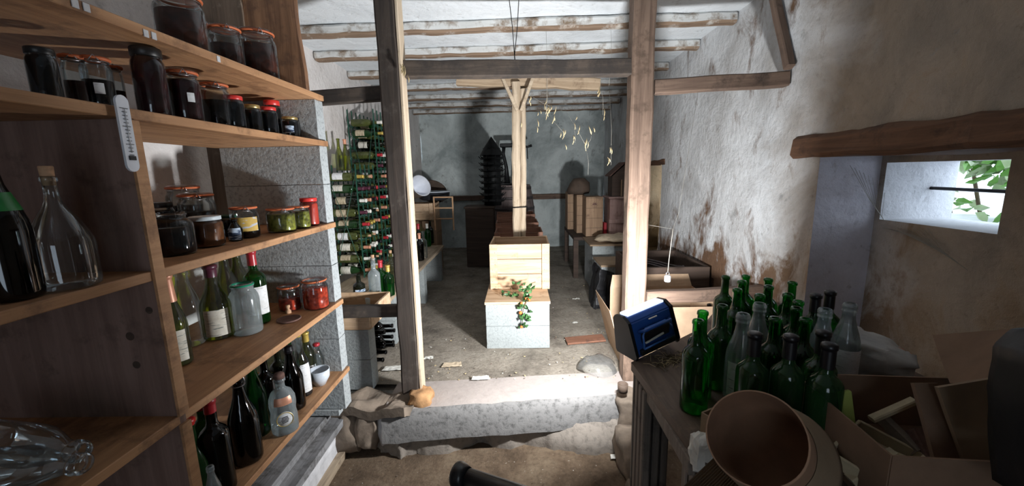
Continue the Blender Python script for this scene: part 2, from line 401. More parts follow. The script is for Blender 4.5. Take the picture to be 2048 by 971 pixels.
def struct(b, name, par=None):
    o = b.build(name, par)
    if par is None: o['kind'] = 'structure'
    return o
# niche: y 1.02..2.05, z .80..1.68 ; far window niche y 4.30..4.92, z .68..1.70
b = wallgrid('wall_right', 'plaster_right', XR, 'x', -1.75, YB, -.1, ZC + .05, [(1.02, 2.05, .60, 1.68), (4.30, 4.92, .68, 1.70)])
def niche(b, y0, y1, z0, z1, hy0, hy1, hz0, hz1, xb, xo, m='plaster_reveal'):
    x = XR - .004
    q = lambda pts, mm=m: b._new(pts, [(0, 1, 2, 3)], mm)
    q([(x, y1, z0), (xb, y1, z0), (xb, y1, z1), (x, y1, z1)]); q([(x, y0, z0), (xb, y0, z0), (xb, y0, z1), (x, y0, z1)])
    q([(x, y0, z0), (xb, y0, z0), (xb, y1, z0), (x, y1, z0)]); q([(x, y0, z1), (xb, y0, z1), (xb, y1, z1), (x, y1, z1)])
    for (a0, a1, c0, c1) in ((y0, y1, z0, hz0), (y0, y1, hz1, z1), (y0, hy0, hz0, hz1), (hy1, y1, hz0, hz1)):
        if a1 - a0 > .001 and c1 - c0 > .001: q([(xb, a0, c0), (xb, a1, c0), (xb, a1, c1), (xb, a0, c1)], 'plaster_right')
    for (p1, p2) in (((hy0, hz0), (hy1, hz0)), ((hy1, hz0), (hy1, hz1)), ((hy1, hz1), (hy0, hz1)), ((hy0, hz1), (hy0, hz0))):
        q([(xb, *p1), (xb, *p2), (xo, *p2), (xo, *p1)], 'plaster_sill' if m == 'plaster_reveal' else m)
niche(b, 1.02, 2.05, .60, 1.68, 1.52, 2.02, 1.355, 1.632, 1.80, 2.12)
niche(b, 4.30, 4.92, .68, 1.70, 4.32, 4.90, 1.30, 1.69, 1.78, 2.12, 'plaster_ochre')
# outer skin so that no sky leaks in
b.b2('plaster_sill', (2.12, -1.75, -.1), (2.15, 1.52, 2.8)); b.b2('plaster_sill', (2.12, 2.02, -.1), (2.15, 4.32, 2.8)); b.b2('plaster_sill', (2.12, 4.90, -.1), (2.15, YB + .2, 2.8))
for (y0, y1, z0, z1) in ((1.52, 2.02, 1.355, 1.632), (4.32, 4.90, 1.30, 1.69)):
    b.b2('plaster_sill', (2.12, y0, -.1), (2.15, y1, z0)); b.b2('plaster_sill', (2.12, y0, z1), (2.15, y1, 2.8))
b.b2('plaster_sill', (1.5, YB + .12, -.1), (2.3, YB + .3, 2.8)); b.b2('plaster_sill', (1.55, -1.9, -.1), (2.3, -1.75, 2.8))
b.b2('plaster_sill', (1.52, -1.9, 2.76), (2.3, YB + .3, 2.85))
struct(b, 'wall_right')
struct(wallgrid('wall_left', 'plaster_left', XL, 'x', -1.75, YB, -.1, ZC + .05), 'wall_left')
struct(wallgrid('wall_back', 'plaster_back', YB, 'y', XL - .02, XR + .02, -.1, ZC + .05), 'wall_back')
b = wallgrid('wall_front', 'plaster_left', -1.66, 'y', XL - .02, XR + .02, -.1, ZC + .05, [(-.6, .4, .5, 1.9)])  # unseen wall; its hole is sized by the fill it lets in
b.b2('plaster_left', (XL - .02, -1.86, -.1), (-.5, -1.70, 2.8)); b.b2('plaster_left', (.3, -1.86, -.1), (XR + .1, -1.70, 2.8)); b.b2('plaster_left', (-.5, -1.86, 1.9), (.3, -1.70, 2.8)); b.b2('plaster_left', (-.5, -1.86, -.1), (.3, -1.70, .5))
struct(b, 'wall_front')
struct(wallgrid('ceiling', 'ceiling_white', ZC, 'z', XL - .02, XR + .02, -1.75, YB, step=.12, amp=.010), 'ceiling')
b = MB()
def gridfloor(m, x0, x1, y0, y1, z, step=.07, amp=.012, seed=0, ypoly=None):
    b = MB(); nx = int((x1 - x0) / step); ny = int((y1 - y0) / step); g = {}; k = b.mi(m)
    for i in range(nx + 1):
        for j in range(ny + 1):
            v = Vector((x0 + (x1 - x0) * i / nx, y0 + (y1 - y0) * j / ny, z)); v.z += noise.fractal(v * 2.4 + Vector((seed, 0, 0)), 1, 2, 4) * amp
            g[i, j] = b.bm.verts.new(v)
    for i in range(nx):
        for j in range(ny): f = b.bm.faces.new((g[i, j], g[i+1, j], g[i+1, j+1], g[i, j+1])); f.material_index = k; f.smooth = True
    return b
b = gridfloor('dirt_lower', XL, XR, -1.75, 2.25, 0, amp=.014); struct(b, 'floor')
b = gridfloor('dirt_upper', XL, XR, 2.36, YB, ZU, amp=.010, seed=4)
b.b2('dirt_upper', (XL, 2.34, .0), (XR, YB, ZU - .03)); struct(b, 'floor')
# cement step: pale flat lip, rounded nose, and a broken apron at its foot
b = MB(); n = 26; xs = [-.80 + (1.50 + .80) * i / n for i in range(n + 1)]; prof = [(2.44, .303), (2.34, .305), (2.22, .304), (2.165, .297), (2.142, .284), (2.128, .25), (2.122, .215), (2.115, .185), (2.112, .12)]
vs = []; fs = []
for i, x in enumerate(xs):
    yaw = (x - .0) * .105
    for j, (y, z) in enumerate(prof):
        e = .008 if j > 2 else .002
        p = Vector((x, y + yaw * (1 if j > 1 else .8), z)); vs.append(p + noise.noise_vector(p * 14) * e)
for i in range(n):
    for j in range(len(prof) - 1): a = i * len(prof) + j; fs.append((a, a + 1, a + len(prof) + 1, a + len(prof)))
vv, ff = b._new(vs, fs, 'cement_step', None, True)
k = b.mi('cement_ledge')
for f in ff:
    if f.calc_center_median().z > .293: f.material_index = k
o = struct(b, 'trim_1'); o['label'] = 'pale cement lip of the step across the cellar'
edge = [at(x, y, z=.045) for x, y in ((700, 868), (740, 872), (765, 890), (800, 905), (832, 893), (880, 897), (930, 880), (965, 870), (1010, 884), (1060, 879), (1100, 887), (1140, 890), (1175, 897), (1215, 893), (1250, 900))]
b = MB(); vs = []; fs = []; m_ = len(edge) * 4
fine = []
for p, q in zip(edge, edge[1:]):
    for k in range(4): r = p.lerp(q, k / 4); fine.append(r + noise.noise_vector(r * 25) * .022)
fine.append(edge[-1])
for i, p in enumerate(fine):
    yb = 2.14 + p.x * .105
    for (t, z) in ((1, .212 + .035 * p.x), (.6, .155), (.25, .095), (.03, .060), (0, .03), (-.01, -.02)):
        yy = p.y + (yb + .02 - p.y) * t; v = Vector((p.x, yy, z)); vs.append(v + Vector((0, 0, noise.noise(v * 12) * .012)))
for i in range(len(fine) - 1):
    for j in range(5): a = i * 6 + j; fs.append((a, a + 1, a + 7, a + 6))
b._new(vs, fs, 'cement_apron', None, True)
struct(b, 'trim_2')

# ceiling beams
ord_ = ['nearest the camera', 'second from the front', 'third from the front', 'fourth from the front', 'fifth from the front', 'sixth from the front', 'last before the back wall']
for i, y in enumerate((2.98, 3.55, 4.22, 4.88, 5.50, 6.12, 6.72)):
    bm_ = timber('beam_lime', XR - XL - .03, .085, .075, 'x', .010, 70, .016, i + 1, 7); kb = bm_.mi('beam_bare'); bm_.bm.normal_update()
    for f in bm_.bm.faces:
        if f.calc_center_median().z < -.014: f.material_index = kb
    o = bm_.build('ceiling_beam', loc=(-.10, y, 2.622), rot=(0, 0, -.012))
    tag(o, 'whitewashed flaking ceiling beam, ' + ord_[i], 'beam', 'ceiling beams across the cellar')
# the timber frame
o = timber('post_dark', 2.36, .105, .12, 'z', .007, 30, .01, 3).build('timber_post', loc=(-.665, 2.24, 1.475), rot=(0, 0, .05)); tag(o, 'dark rough timber post standing at the left end of the step', 'post')
o2 = timber('prop_wood', 2.30, .014, .11, 'z', .002, 20, .002, 5).build('lit_side_strip', o, loc=(.058, 0, 0))  # pale strip paints the lamplit right side of the dark post
o = timber('post_brown', 2.36, .125, .12, 'z', .006, 30, .01, 8).build('timber_post', loc=(.705, 2.42, 1.475), rot=(0, 0, -.03)); tag(o, 'brown squared timber post behind the blue lamp', 'post')
def rail(A, B, w, h, m, label, name='timber_rail', seed=1, cat='rail', amp=.005):
    L = (Vector(B) - Vector(A)).length; o = timber(m, L, w, h, 'x', amp, None, .006, seed).build(name); between(o, A, B); return tag(o, label, cat)
rail((-1.69, 2.25, 2.01), (-.725, 2.25, 2.055), .06, .075, 'rail_dark', 'dark upper rail from the left wall to the left post')
rail((-.60, 2.27, 2.175), (.635, 2.40, 2.19), .07, .085, 'rail_dark', 'dark crossbar joining both posts high above the step', seed=2)
rail((.775, 2.40, 2.08), (1.49, 2.36, 2.10), .07, .078, 'rail_brown', 'brown upper rail from the right post to the right wall', seed=3)
rail((1.465, 2.30, 2.15), (1.465, 2.52, 2.63), .045, .045, 'rail_brown', 'slanting brace running up the right wall to the ceiling', 'timber_brace', 4, 'brace')
rail((-1.45, 2.25, .83), (-.725, 2.25, .835), .05, .07, 'rail_dark', 'dark low rail left of the left post at knee height', seed=5)
rail((.775, 2.40, .845), (1.49, 2.40, .87), .055, .075, 'rail_brown', 'low brown rail above the cardboard box right of the post', seed=6)
# wires
o = MB(); P0 = at(1029, 112, y=2.33)
for px in (1018, 1037):
    p1 = at(px, 0, y=2.33); o.tube('black_iron', [p1 + (p1 - P0) * .25, (p1 + P0) / 2 + Vector((.004, 0, 0)), P0], .0022, 5)
o.tube('black_iron', [P0, P0 + Vector((.004, 0, -.04))], .003, 5)
tag(o.build('hanging_wire'), 'thin wire loop hanging from the ceiling above the crossbar', 'wire')
# prop and header
t = thing('ceiling_prop', 'pale rough wooden prop rising behind the front crate', 'prop', (.0, 3.80, ZU), (0, 0, 0))
timber('prop_wood', 2.12, .075, .075, 'z', .010, 40, .014, 21, 9).build('pole', t, (-.022, 0, 1.06), (0, .012, 0))
timber('prop_wood', 2.06, .05, .07, 'z', .010, 40, .012, 25, 9).build('pole', t, (.040, .012, 1.04), (0, .016, 0))
MB().tube('black_iron', [(-.07, -.05, 1.0), (.08, -.05, 1.005)], .005, 6).build('nail_tie', t)
for s in (-1, 1):
    q = timber('prop_wood', .30, .03, .03, 'x', .004, 6, .005, 30 + s).build('strut', t); between(q, (s * .02 + .015, -.055, 1.88), (s * .13 + .01, -.055, 2.14))
o = timber('header_wood', 1.30, .09, .10, 'x', .012, 20, .01, 11).build('header_board', loc=(.10, 3.86, 2.435), rot=(0, .055, 0)); tag(o, 'pale wooden header board on top of the prop', 'board')
# lintel, iron bar, rail, hedge
o = timber('lintel_wood', 1.75, .32, .115, 'y', .020, 26, .02, 14, 7).build('lintel', loc=(1.632, 1.36, 1.725)); tag(o, 'dark rough wooden lintel above the small right window', 'lintel')
o = timber('lintel_wood', .80, .30, .06, 'y', .010, 10, .012, 16, 7).build('lintel', loc=(1.645, 4.6, 1.705)); tag(o, 'short wooden lintel of the far window behind the right post', 'lintel')
MB().tube('black_iron', [(2.02, 1.50, 1.50), (2.03, 2.04, 1.505)], .008, 8).build('window_bar')
tag(bpy.data.objects['window_bar'], 'thin iron bar across the small right window', 'bar')
b = MB(); b.box('outside_ground', (5.2, 3.4, 1.1), (6.0, 9, .3)); b.rough(3, .04, 2); o = struct(b, 'ground')
def leaf(b, m, p, L, W, rot):
    T = Matrix.Translation(p) @ Euler(rot).to_matrix().to_4x4()
    b._new([(0, 0, 0), (L * .35, W / 2, .15 * W), (L * .75, W * .35, .1 * W), (L, 0, -.1 * W), (L * .75, -W * .35, .1 * W), (L * .35, -W / 2, .15 * W), (L * .5, 0, -.02)],
           [(0, 6, 1), (1, 6, 2), (2, 6, 3), (3, 6, 4), (4, 6, 5), (5, 6, 0)], m, T)
b = MB(); rr = random.Random(3)
for k in range(1100):
    x = 2.7 + rr.random() * .7; y = x * rr.uniform(.70, 1.02); z = 1.2 + rr.random() * .75; q_ = (.98 - y / x) / .16; zl = 1.62 + x * (.004 - .048 * q_)
    if z < zl and rr.random() < .93: continue
    leaf(b, 'leaf_out' if rr.random() < .6 else 'leaf_out_pale', (x, y, z), rr.uniform(.07, .13), rr.uniform(.05, .09), (rr.uniform(-1, 1), rr.uniform(-1, 1), rr.uniform(0, 6)))
for k in range(9):
    y = .9 + k * .2; b.tube('stem', [(3.3, y + 1.2, 1.22), (3.25, y + 1.3, 1.7), (3.15, y + 1.1, 2.4)], .012, 5)
tag(b.build('hedge'), 'sunlit green leaves outside the small right window', 'hedge')
rail((-1.2, 7.10, 1.20), (.86, 7.10, 1.20), .05, .09, 'rail_brown', 'dark board fixed along the back wall at waist height', 'wall_board', 9, 'board')
# cobweb with wood slivers
b = MB(); rr = random.Random(5)
for (px, py, n, s) in ((1092, 222, 13, 10), (1110, 232, 3, 6), (1146, 275, 3, 6), (1125, 268, 4, 5), (1171, 292, 4, 5), (1200, 190, 3, 4), (1206, 230, 2, 3), (1060, 205, 3, 6), (1220, 300, 2, 4), (1218, 322, 3, 3), (1184, 262, 4, 5), (1078, 248, 2, 4), (808, 140, 9, 7), (1155, 255, 4, 7), (1040, 250, 2, 6), (1132, 300, 1, 3)):
    for k in range(n):
        yd = rr.uniform(2.62, 2.72); p = at(px + rr.gauss(0, s * .7), py + rr.gauss(0, s), y=yd if px > 900 else 2.15)
        d = Vector((rr.uniform(-.4, .4), rr.uniform(-.3, .3), 1)).normalized() * rr.uniform(.012, .028)
        b.tube('straw', [p - d, p + Vector((.003, 0, 0)), p + d], [.0012, .0035, .001], 4)
for (a, c) in (((1092, 62), (1092, 230)), ((1222, 60), (1218, 170)), ((1092, 150), (1092, 230)), ((1128, 215), (1172, 292)), ((1172, 292), (1176, 350)), ((1200, 160), (1206, 230)), ((1218, 170), (1222, 330)), ((1060, 190), (1100, 212)), ((1098, 232), (1130, 268)), ((1184, 262), (1172, 290)), ((1146, 250), (1150, 285))):
    b.tube('web', [at(*a, y=2.66), (at(*a, y=2.66) + at(*c, y=2.66)) / 2 + Vector((.01, 0, -.012)), at(*c, y=2.66)], .0007, 4)
tag(b.build('cobweb_strands'), 'cobweb strands with straw slivers hanging between prop and right post', 'cobweb', kind='stuff')
b = MB()
for k in range(16):
    p = at(1765 + k * 6, 455 + (k % 5), x=1.79); b.tube('web', [p + Vector((0, 0, .0)), at(1800 + k * 6, 462 + k * 3, x=1.77), at(1860 + k * 5, 480 + k * 4, x=1.78)], .0009, 4)
for k in range(9):
    b.tube('web', [at(1700 + k * 9, 330 + k * 5, y=2.03), at(1740 + k * 3, 400 + k * 4, y=1.99), at(1768, 440, x=1.79)], .0008, 4)
tag(b.build('cobweb_strands'), 'pale cobweb strands under the small right window', 'cobweb', kind='stuff')

# ------------------------------------------------------------------ the shelving on the left
XF, XK = -.97, -1.52        # front and back of the shelves
SZ = [2.02, 1.80, 1.385, .965, .57]
nm = ['topmost', 'second from the top', 'third from the top', 'fourth from the top', 'lowest']
t = thing('shelving_unit', 'brown plank shelving of five boards holding jars and bottles at left', 'shelf', (0, 0, 0))
for i, z in enumerate(SZ):
    b = MB(); b.b2('shelf_wood', (XK, -.55, z - .026), (XF, 2.085, z), bev=.002); b.rough(3, .002, 5, i); b.build('shelf_board', t)
b = MB(); b.b2('divider_wood', (XK, 1.012, SZ[4]), (XF, 1.036, SZ[1] - .026), bev=.002); b.build('divider', t)
b = MB(); b.b2('shelf_wood', (XF, 1.008, SZ[3]), (XF + .008, 1.040, SZ[1] - .03)); b.b2('shelf_wood', (XF, 1.008, .31), (XF + .008, 1.040, SZ[3] - .027)); b.b2('shelf_wood', (XK, 1.012, .31), (XF, 1.036, SZ[4] - .027)); b.build('divider_edge', t)
for (px, py, r) in ((260, 672, .012), (273, 729, .011), (298, 620, .010)):
    p = at(px, py, y=1.0115); MB().lathe('cap_black' if 0 else 'dark_chest', [(0, 0), (r * .6, .0003), (r, 0)], 16, Matrix.Translation(p) @ Euler((PI / 2, 0, 0)).to_matrix().to_4x4()).build('wood_knot', t)
for (px, py) in ((150, 7), (173, 15), (292, 67), (308, 72), (437, 118)):
    p = at(px, py, x=XF + .001); b = MB(); b.box('white_paint', (XF + .001, p.y, p.z), (.002, .014, .018)); b.build('shelf_sticker', t)
# thermometer on the divider edge
p = at(255, 268, x=XF + .012); t = thing('wall_thermometer', 'white plastic thermometer fixed to the edge of the shelf divider', 'thermometer', (XF + .012, p.y - .005, p.z))
b = MB(); poly = [(a, c) for a, c in [(.016 * math.cos(q), .075 + .016 * math.sin(q)) for q in [PI * k / 8 for k in range(9)]] + [(-.016 + .0, -.075)] + [(.016 * math.cos(q), -.075 + .016 * math.sin(q)) for q in [PI + PI * k / 8 for k in range(1, 9)]]]
b.slab('white_plastic', poly, 0, .006, Euler((PI / 2, 0, PI / 2)).to_matrix().to_4x4()); b.build('scale_plate', t)
b = MB()
for k in range(14): b.box('black_lid', (.007, 0, .06 - k * .0085), (.0012, .012 if k % 5 else .02, .0012))
b.build('tick_marks', t)
MB().box('black_lid', (.0075, .0, -.058), (.003, .016, .010)).build('humidity_window', t)
MB().tube('steel', [(.008, .0, -.045), (.008, 0, .06)], .0008, 6).build('glass_tube', t)
# concrete block pillar at the far end: one object per block
def block(x0, x1, y0, y1, z0, z1, label, group=None, seed=0, m='block_grey', name='concrete_block'):
    b = MB(); cx, cy = (x0 + x1) / 2, (y0 + y1) / 2; b.box(m, (0, 0, (z1 - z0) / 2), (x1 - x0 - .002, y1 - y0 - .002, z1 - z0 - .003)); b.rough(3, .0022, 22, seed)
    return tag(b.build(name, loc=(cx, cy, z0)), label, 'concrete block', group)
ws = ['between the two top shelf boards', 'upper one below the second shelf board', 'resting on the third shelf board', 'under the third shelf board', 'resting on the fourth shelf board', 'under the fourth shelf board', 'resting on the lowest shelf board', 'under the lowest shelf board']
zz = [(1.80, 1.994), (1.583, 1.774), (1.385, 1.583), (1.163, 1.359), (.965, 1.163), (.758, .939), (.57, .758), (.345, .544)]
for i, (z0, z1) in enumerate(zz):
    block(-1.49, -.985, 2.022, 2.10, z0, z1, 'grey concrete block of the shelf end pillar, ' + ws[i], 'blocks of the shelf end pillar', i)
# planks standing behind the pillar
def livep(name, m, xl, xr_top, xr_bot, y, z1, lab, seed, th=.035):
    b = MB(); pts = []; n = 26
    for k in range(n + 1):
        z = ZU + (z1 - ZU) * k / n; x = xr_bot + (xr_top - xr_bot) * (k / n) + noise.noise(Vector((0, seed, z * 3.1))) * .028
        pts.append((x, z))
    poly = [(xl, ZU)] + pts + [(xl, z1)]
    b.slab(m, poly, -th / 2, th / 2, Matrix.Translation((0, y, 0)) @ Euler((PI / 2, 0, 0)).to_matrix().to_4x4()); return tag(b.build(name), lab, 'plank')
livep('live_edge_plank', 'slab_wood', -1.36, -1.10, -1.055, 2.165, 2.60, 'orange brown live edge plank standing behind the shelf pillar', 2.0)
livep('live_edge_plank', 'slab_grey', -1.64, -1.37, -1.37, 2.150, 2.62, 'greyer plank standing left of the live edge plank', 5.0, .03)
# plinth under the shelving
t = thing('low_plinth', 'low plank topped white painted wall under the shelving', 'plinth', (0, 0, 0))
b = MB(); b.b2('plinth_wood', (-1.55, .3, .262), (-1.10, 2.12, .30)); b.rough(4, .008, 9, 2); b.build('top_plank', t)
b = MB(); b.b2('plinth_wood', (-1.12, .3, .225), (-1.02, 2.10, .262)); b.rough(4, .010, 9, 5); b.build('edge_beam', t)
b = MB(); b.b2('white_paint', (-1.50, .3, -.02), (-1.075, 2.10, .226)); b.rough(5, .012, 9, 3); b.build('painted_wall', t)
b = MB(); b.b2('bench_wood', (-1.09, .5, .0), (-1.04, 2.08, .045)); b.rough(4, .006, 8, 8); b.build('foot_board', t)
block(-1.40, -1.02, 2.01, 2.10, .31, .343, 'thin grey slab packing below the shelf end pillar', None, 9)

# ------------------------------------------------------------------ bottles and jars
def prof_of(kind, R, H):
    if kind == 'bordeaux': return [(0, .012), (R * .7, .0), (R * .96, .003), (R, .012), (R, .60*H), (R * .97, .635*H), (R * .85, .67*H), (R * .62, .70*H), (R * .45, .725*H), (R * .38, .76*H), (R * .37, .955*H), (R * .43, .958*H), (R * .43, .985*H), (R * .37, H), (R * .28, H)]
    if kind == 'burgundy': return [(0, .012), (R * .7, .0), (R * .96, .003), (R, .012), (R, .42*H), (R * .96, .48*H), (R * .84, .55*H), (R * .66, .62*H), (R * .50, .69*H), (R * .40, .76*H), (R * .36, .84*H), (R * .36, .95*H), (R * .44, .955*H), (R * .44, .985*H), (R * .38, H), (R * .28, H)]
    if kind == 'champagne': return [(0, .015), (R * .7, .0), (R * .96, .004), (R, .016), (R, .46*H), (R * .95, .53*H), (R * .80, .61*H), (R * .60, .69*H), (R * .44, .77*H), (R * .36, .86*H), (R * .34, .92*H), (R * .42, .93*H), (R * .42, .95*H), (R * .36, .955*H), (R * .36, H), (R * .28, H)]
    if kind == 'litre': return [(0, .01), (R * .7, 0), (R * .96, .004), (R, .014), (R, .50*H), (R * .94, .57*H), (R * .78, .66*H), (R * .60, .74*H), (R * .46, .82*H), (R * .42, .90*H), (R * .50, .905*H), (R * .50, .925*H), (R * .44, .93*H), (R * .50, .95*H), (R * .50, .975*H), (R * .42, H), (R * .34, H)]
    if kind == 'carboy': return [(0, .01), (R * .7, 0), (R * .97, .005), (R, .02), (R, .40*H), (R * .96, .45*H), (R * .82, .54*H), (R * .60, .64*H), (R * .38, .72*H), (R * .26, .78*H), (R * .22, .84*H), (R * .21, .95*H), (R * .27, .955*H), (R * .27, .985*H), (R * .22, H), (R * .17, H)]
    if kind == 'decanter': return [(0, .01), (R * .75, 0), (R * .97, .006), (R, .02), (R * 1.0, .26*H), (R * .93, .34*H), (R * .93, .38*H), (R, .46*H), (R * .96, .58*H), (R * .75, .68*H), (R * .42, .73*H), (R * .33, .76*H), (R * .33, .85*H), (R * .42, .86*H), (R * .42, .90*H), (R * .3, .90*H)]
    if kind == 'demijar': return [(0, .006), (R * .8, 0), (R * .97, .004), (R, .012), (R, .68*H), (R * .95, .76*H), (R * .82, .83*H), (R * .70, .86*H), (R * .70, .93*H), (R * .76, .935*H), (R * .76, .955*H), (R * .70, .96*H), (R * .70, H), (R * .64, H)]
    return [(0, .006), (R * .8, 0), (R * .97, .003), (R, .010), (R, .74*H), (R * .96, .80*H), (R * .88, .84*H), (R * .86, .87*H), (R * .86, .94*H), (R * .82, .95*H)]   # jar
def rad_at(prof, z):
    for (r0, z0), (r1, z1) in zip(prof[2:], prof[3:]):
        if z0 <= z <= z1 and z1 > z0: return r0 + (r1 - r0) * (z - z0) / (z1 - z0)
    return prof[-1][0]
def clip_prof(prof, z, k=.94):
    out = [(0, .004)] + [(r * k, max(q, .004)) for r, q in prof[1:] if q < z] + [(rad_at(prof, z) * k, z), (0, z)]
    return out
def bottle(kind, loc, R, H, glass_m, label, cat='bottle', liquid=None, lv=.62, lab=None, labz=(.16, .42), laba=None, lw=1.0, cap=None, capl=None, cork=None,
           name=None, group=None, rot=(0, 0, 0), seal=None, swing=False, seg=20, neck=None, base_stain=None):
    name = name or {'bordeaux': 'wine_bottle', 'burgundy': 'wine_bottle', 'champagne': 'champagne_bottle', 'litre': 'glass_bottle', 'carboy': 'carboy', 'decanter': 'decanter', 'demijar': 'glass_jar'}[kind]
    R = round(R, 3); H = round(H, 3); pr = prof_of(kind, R, H)
    t = thing(name, label, cat, loc, rot, group)
    gb = link('glass_body', cached(('glass_body', kind, R, H, glass_m, seg), lambda: MB().lathe(glass_m, pr, seg)), t)
    if liquid: link('contents', cached(('contents', kind, R, H, liquid, lv, seg), lambda: MB().lathe(liquid, clip_prof(pr, lv * H), seg)), t)
    if lab:
        a = -1.0 if laba is None else laba
        z0, z1 = labz[0] * H, labz[1] * H
        zs = [z0 + (z1 - z0) * k / 4 for k in range(5)]
        link('paper_label', cached(('paper_label', kind, R, H, lab, labz, lw), lambda: MB().lathe(lab, [(rad_at(pr, z) + .0012, z) for z in zs], 10, None, -lw, lw)), gb, rot=(0, 0, a))
    if neck:
        link('neck_label', cached(('neck_label', kind, R, H, neck), lambda: MB().lathe(neck, [(rad_at(pr, z * H) + .001, z * H) for z in (.60, .66, .72)], 16)), gb)
    if cap:
        cz = {'bordeaux': .80, 'burgundy': .84, 'champagne': .76, 'litre': .92}.get(kind, .90) if capl is None else capl
        link('capsule', cached(('capsule', kind, R, H, cap, cz), lambda: MB().lathe(cap, [(rad_at(pr, z * H) + .0015, z * H) for z in (cz, .94, .952)] + [(rad_at(pr, .97 * H) + .0015, .958 * H), (rad_at(pr, .97 * H) + .0015, H * .996), (rad_at(pr, .97 * H) * .8, H + .002), (0, H + .002)], 16)), t)
    if cork:
        r = R * (.22 if kind == 'carboy' else .30); zc = .90 * H if kind == 'decanter' else H
        link('cork', cached(('cork', kind, R, H, cork), lambda: MB().lathe(cork, ([(0, zc - .02), (r * .9, zc - .02), (r, zc), (r * 1.35, zc + .002), (r * 1.35, zc + .018), (r * .9, zc + .024), (0, zc + .024)] if kind == 'decanter' else [(0, zc - .02), (r * .9, zc - .02), (r, zc + .02), (r * .9, zc + .022), (0, zc + .022)]), 14)), t)
    if swing:
        def f():
            b = MB(); b.lathe('white_lid', [(0, H), (R * .36, H), (R * .36, H + .012), (R * .2, H + .018), (0, H + .018)], 14)
            for s in (-1, 1): b.tube('steel', [(s * R * .42, 0, .90 * H), (s * R * .55, 0, .95 * H), (s * R * .40, 0, H + .012), (0, 0, H + .022)], .0016, 5)
            b.torus('steel', R * .43, .0018, Matrix.Translation((0, 0, .90 * H)), 14, 5); return b
        link('swing_stopper', cached(('swing_stopper', R, H), f), t)
    if seal:
        def g():
            b = MB(); M = Matrix.Translation((0, -R * .99, .30 * H)) @ Euler((PI / 2, 0, 0)).to_matrix().to_4x4()
            b.lathe('label_white', [(0, .004), (R * .60, .004), (R * .62, 0)], 24, M); b.torus('cap_gold', R * .58, .0014, M @ Matrix.Translation((0, 0, .004)), 24, 5)
            for k in range(5): b.box('black_lid', (0, 0, 0), (R * (.55 - .06 * abs(k - 2)), .003, .0012), M @ Matrix.Translation((0, R * (.2 - .11 * k), .005)) @ Euler((0, 0, .12)).to_matrix().to_4x4())
            return b
        link('oval_seal', cached(('oval_seal', R, H), g), gb, rot=(0, 0, seal))
        link('shoulder_label', cached(('shoulder_label', R, H), lambda: MB().lathe('cap_orange', [(rad_at(pr, z * H) + .001, z * H) for z in (.52, .56, .60, .64)], 8, None, -.7, .7)), gb, rot=(0, 0, seal - PI / 2))
    return t
def jar(loc, R, H, label, liquid='plum', lid=None, lv=.7, flip=False, lab=None, laba=-1.0, labz=(.25, .55), lw=.5, glass_m='glass_clear', name='preserve_jar', group=None, cat='jar', kind='jar', seg=24, rot=0):
    R = round(R, 3); H = round(H, 3); pr = prof_of(kind, R, H); t = thing(name, label, cat, loc, (0, 0, rot), group)
    gb = link('glass_body', cached(('glass_body', kind, R, H, glass_m), lambda: MB().lathe(glass_m, pr, seg)), t)
    if liquid: link('contents', cached(('contents', kind, R, H, liquid, lv), lambda: MB().lathe(liquid, clip_prof(pr, lv * H), seg)), t)
    if lab:
        z0, z1 = labz[0] * H, labz[1] * H
        link('paper_label', cached(('paper_label', kind, R, H, lab, labz, lw), lambda: MB().lathe(lab, [(rad_at(pr, z) + .0012, z) for z in (z0, (z0 + z1) / 2, z1)], 10, None, -lw, lw)), gb, rot=(0, 0, laba))
    if flip:
        link('rubber_ring', cached(('rubber_ring', R, H), lambda: MB().torus('rubber_ring', R * .90, .0045, Matrix.Translation((0, 0, .945 * H)), 28, 8)), t)
        gl_ = link('glass_lid', cached(('glass_lid', R, H), lambda: MB().lathe('glass_clear', [(R * .93, .95 * H), (R * .95, .965 * H), (R * .93, .985 * H), (R * .7, H), (0, H * 1.002)], seg)), t)
        def f():
            b = MB(); b.torus('steel', R * .88, .0016, Matrix.Translation((0, 0, .90 * H)), 24, 5)
            b.tube('steel', [(R * .9, -.012, .90 * H), (R * 1.12, -.012, .86 * H), (R * 1.12, .012, .86 * H), (R * .9, .012, .90 * H)], .0016, 5)
            b.tube('steel', [(R * 1.0, -.01, .88 * H), (R * .98, 0, .99 * H), (R * 1.0, .01, .88 * H)], .0016, 5); return b
        link('wire_clasp', cached(('wire_clasp', R, H), f), gl_, rot=(0, 0, -.8))
    elif lid: link('lid', cached(('lid', R, H, lid), lambda: MB().lathe(lid, [(R * .88, .87 * H), (R * .92, .875 * H), (R * .92, .985 * H), (R * .88, H), (R * .5, H - .001), (0, H - .001)], seg)), t)
    return t
def spot(px, pyb, pyt, wpx, z=None, x=None):
    """where a standing thing is: pixel of its foot (or of any height when x is given), its height and radius"""
    if x is not None: p = at(px, pyb, x=x)
    else: p = at(px, pyb, z=z)
    zb = z if z is not None else p.z
    H = at(px, pyt, y=p.y).z - zb; R = wpx / 2 * (p.y * 1.0) / FPX * .97
    yc = min(p.y, 2.012 - R) if z is None or z < 2.5 else p.y
    return Vector((max(p.x, -1.66 + R), yc, zb + .001)), H, R
def sp(px, pyb, pyt, wpx, i, x=None): return spot(px, pyb, pyt, wpx, SZ[i], x)
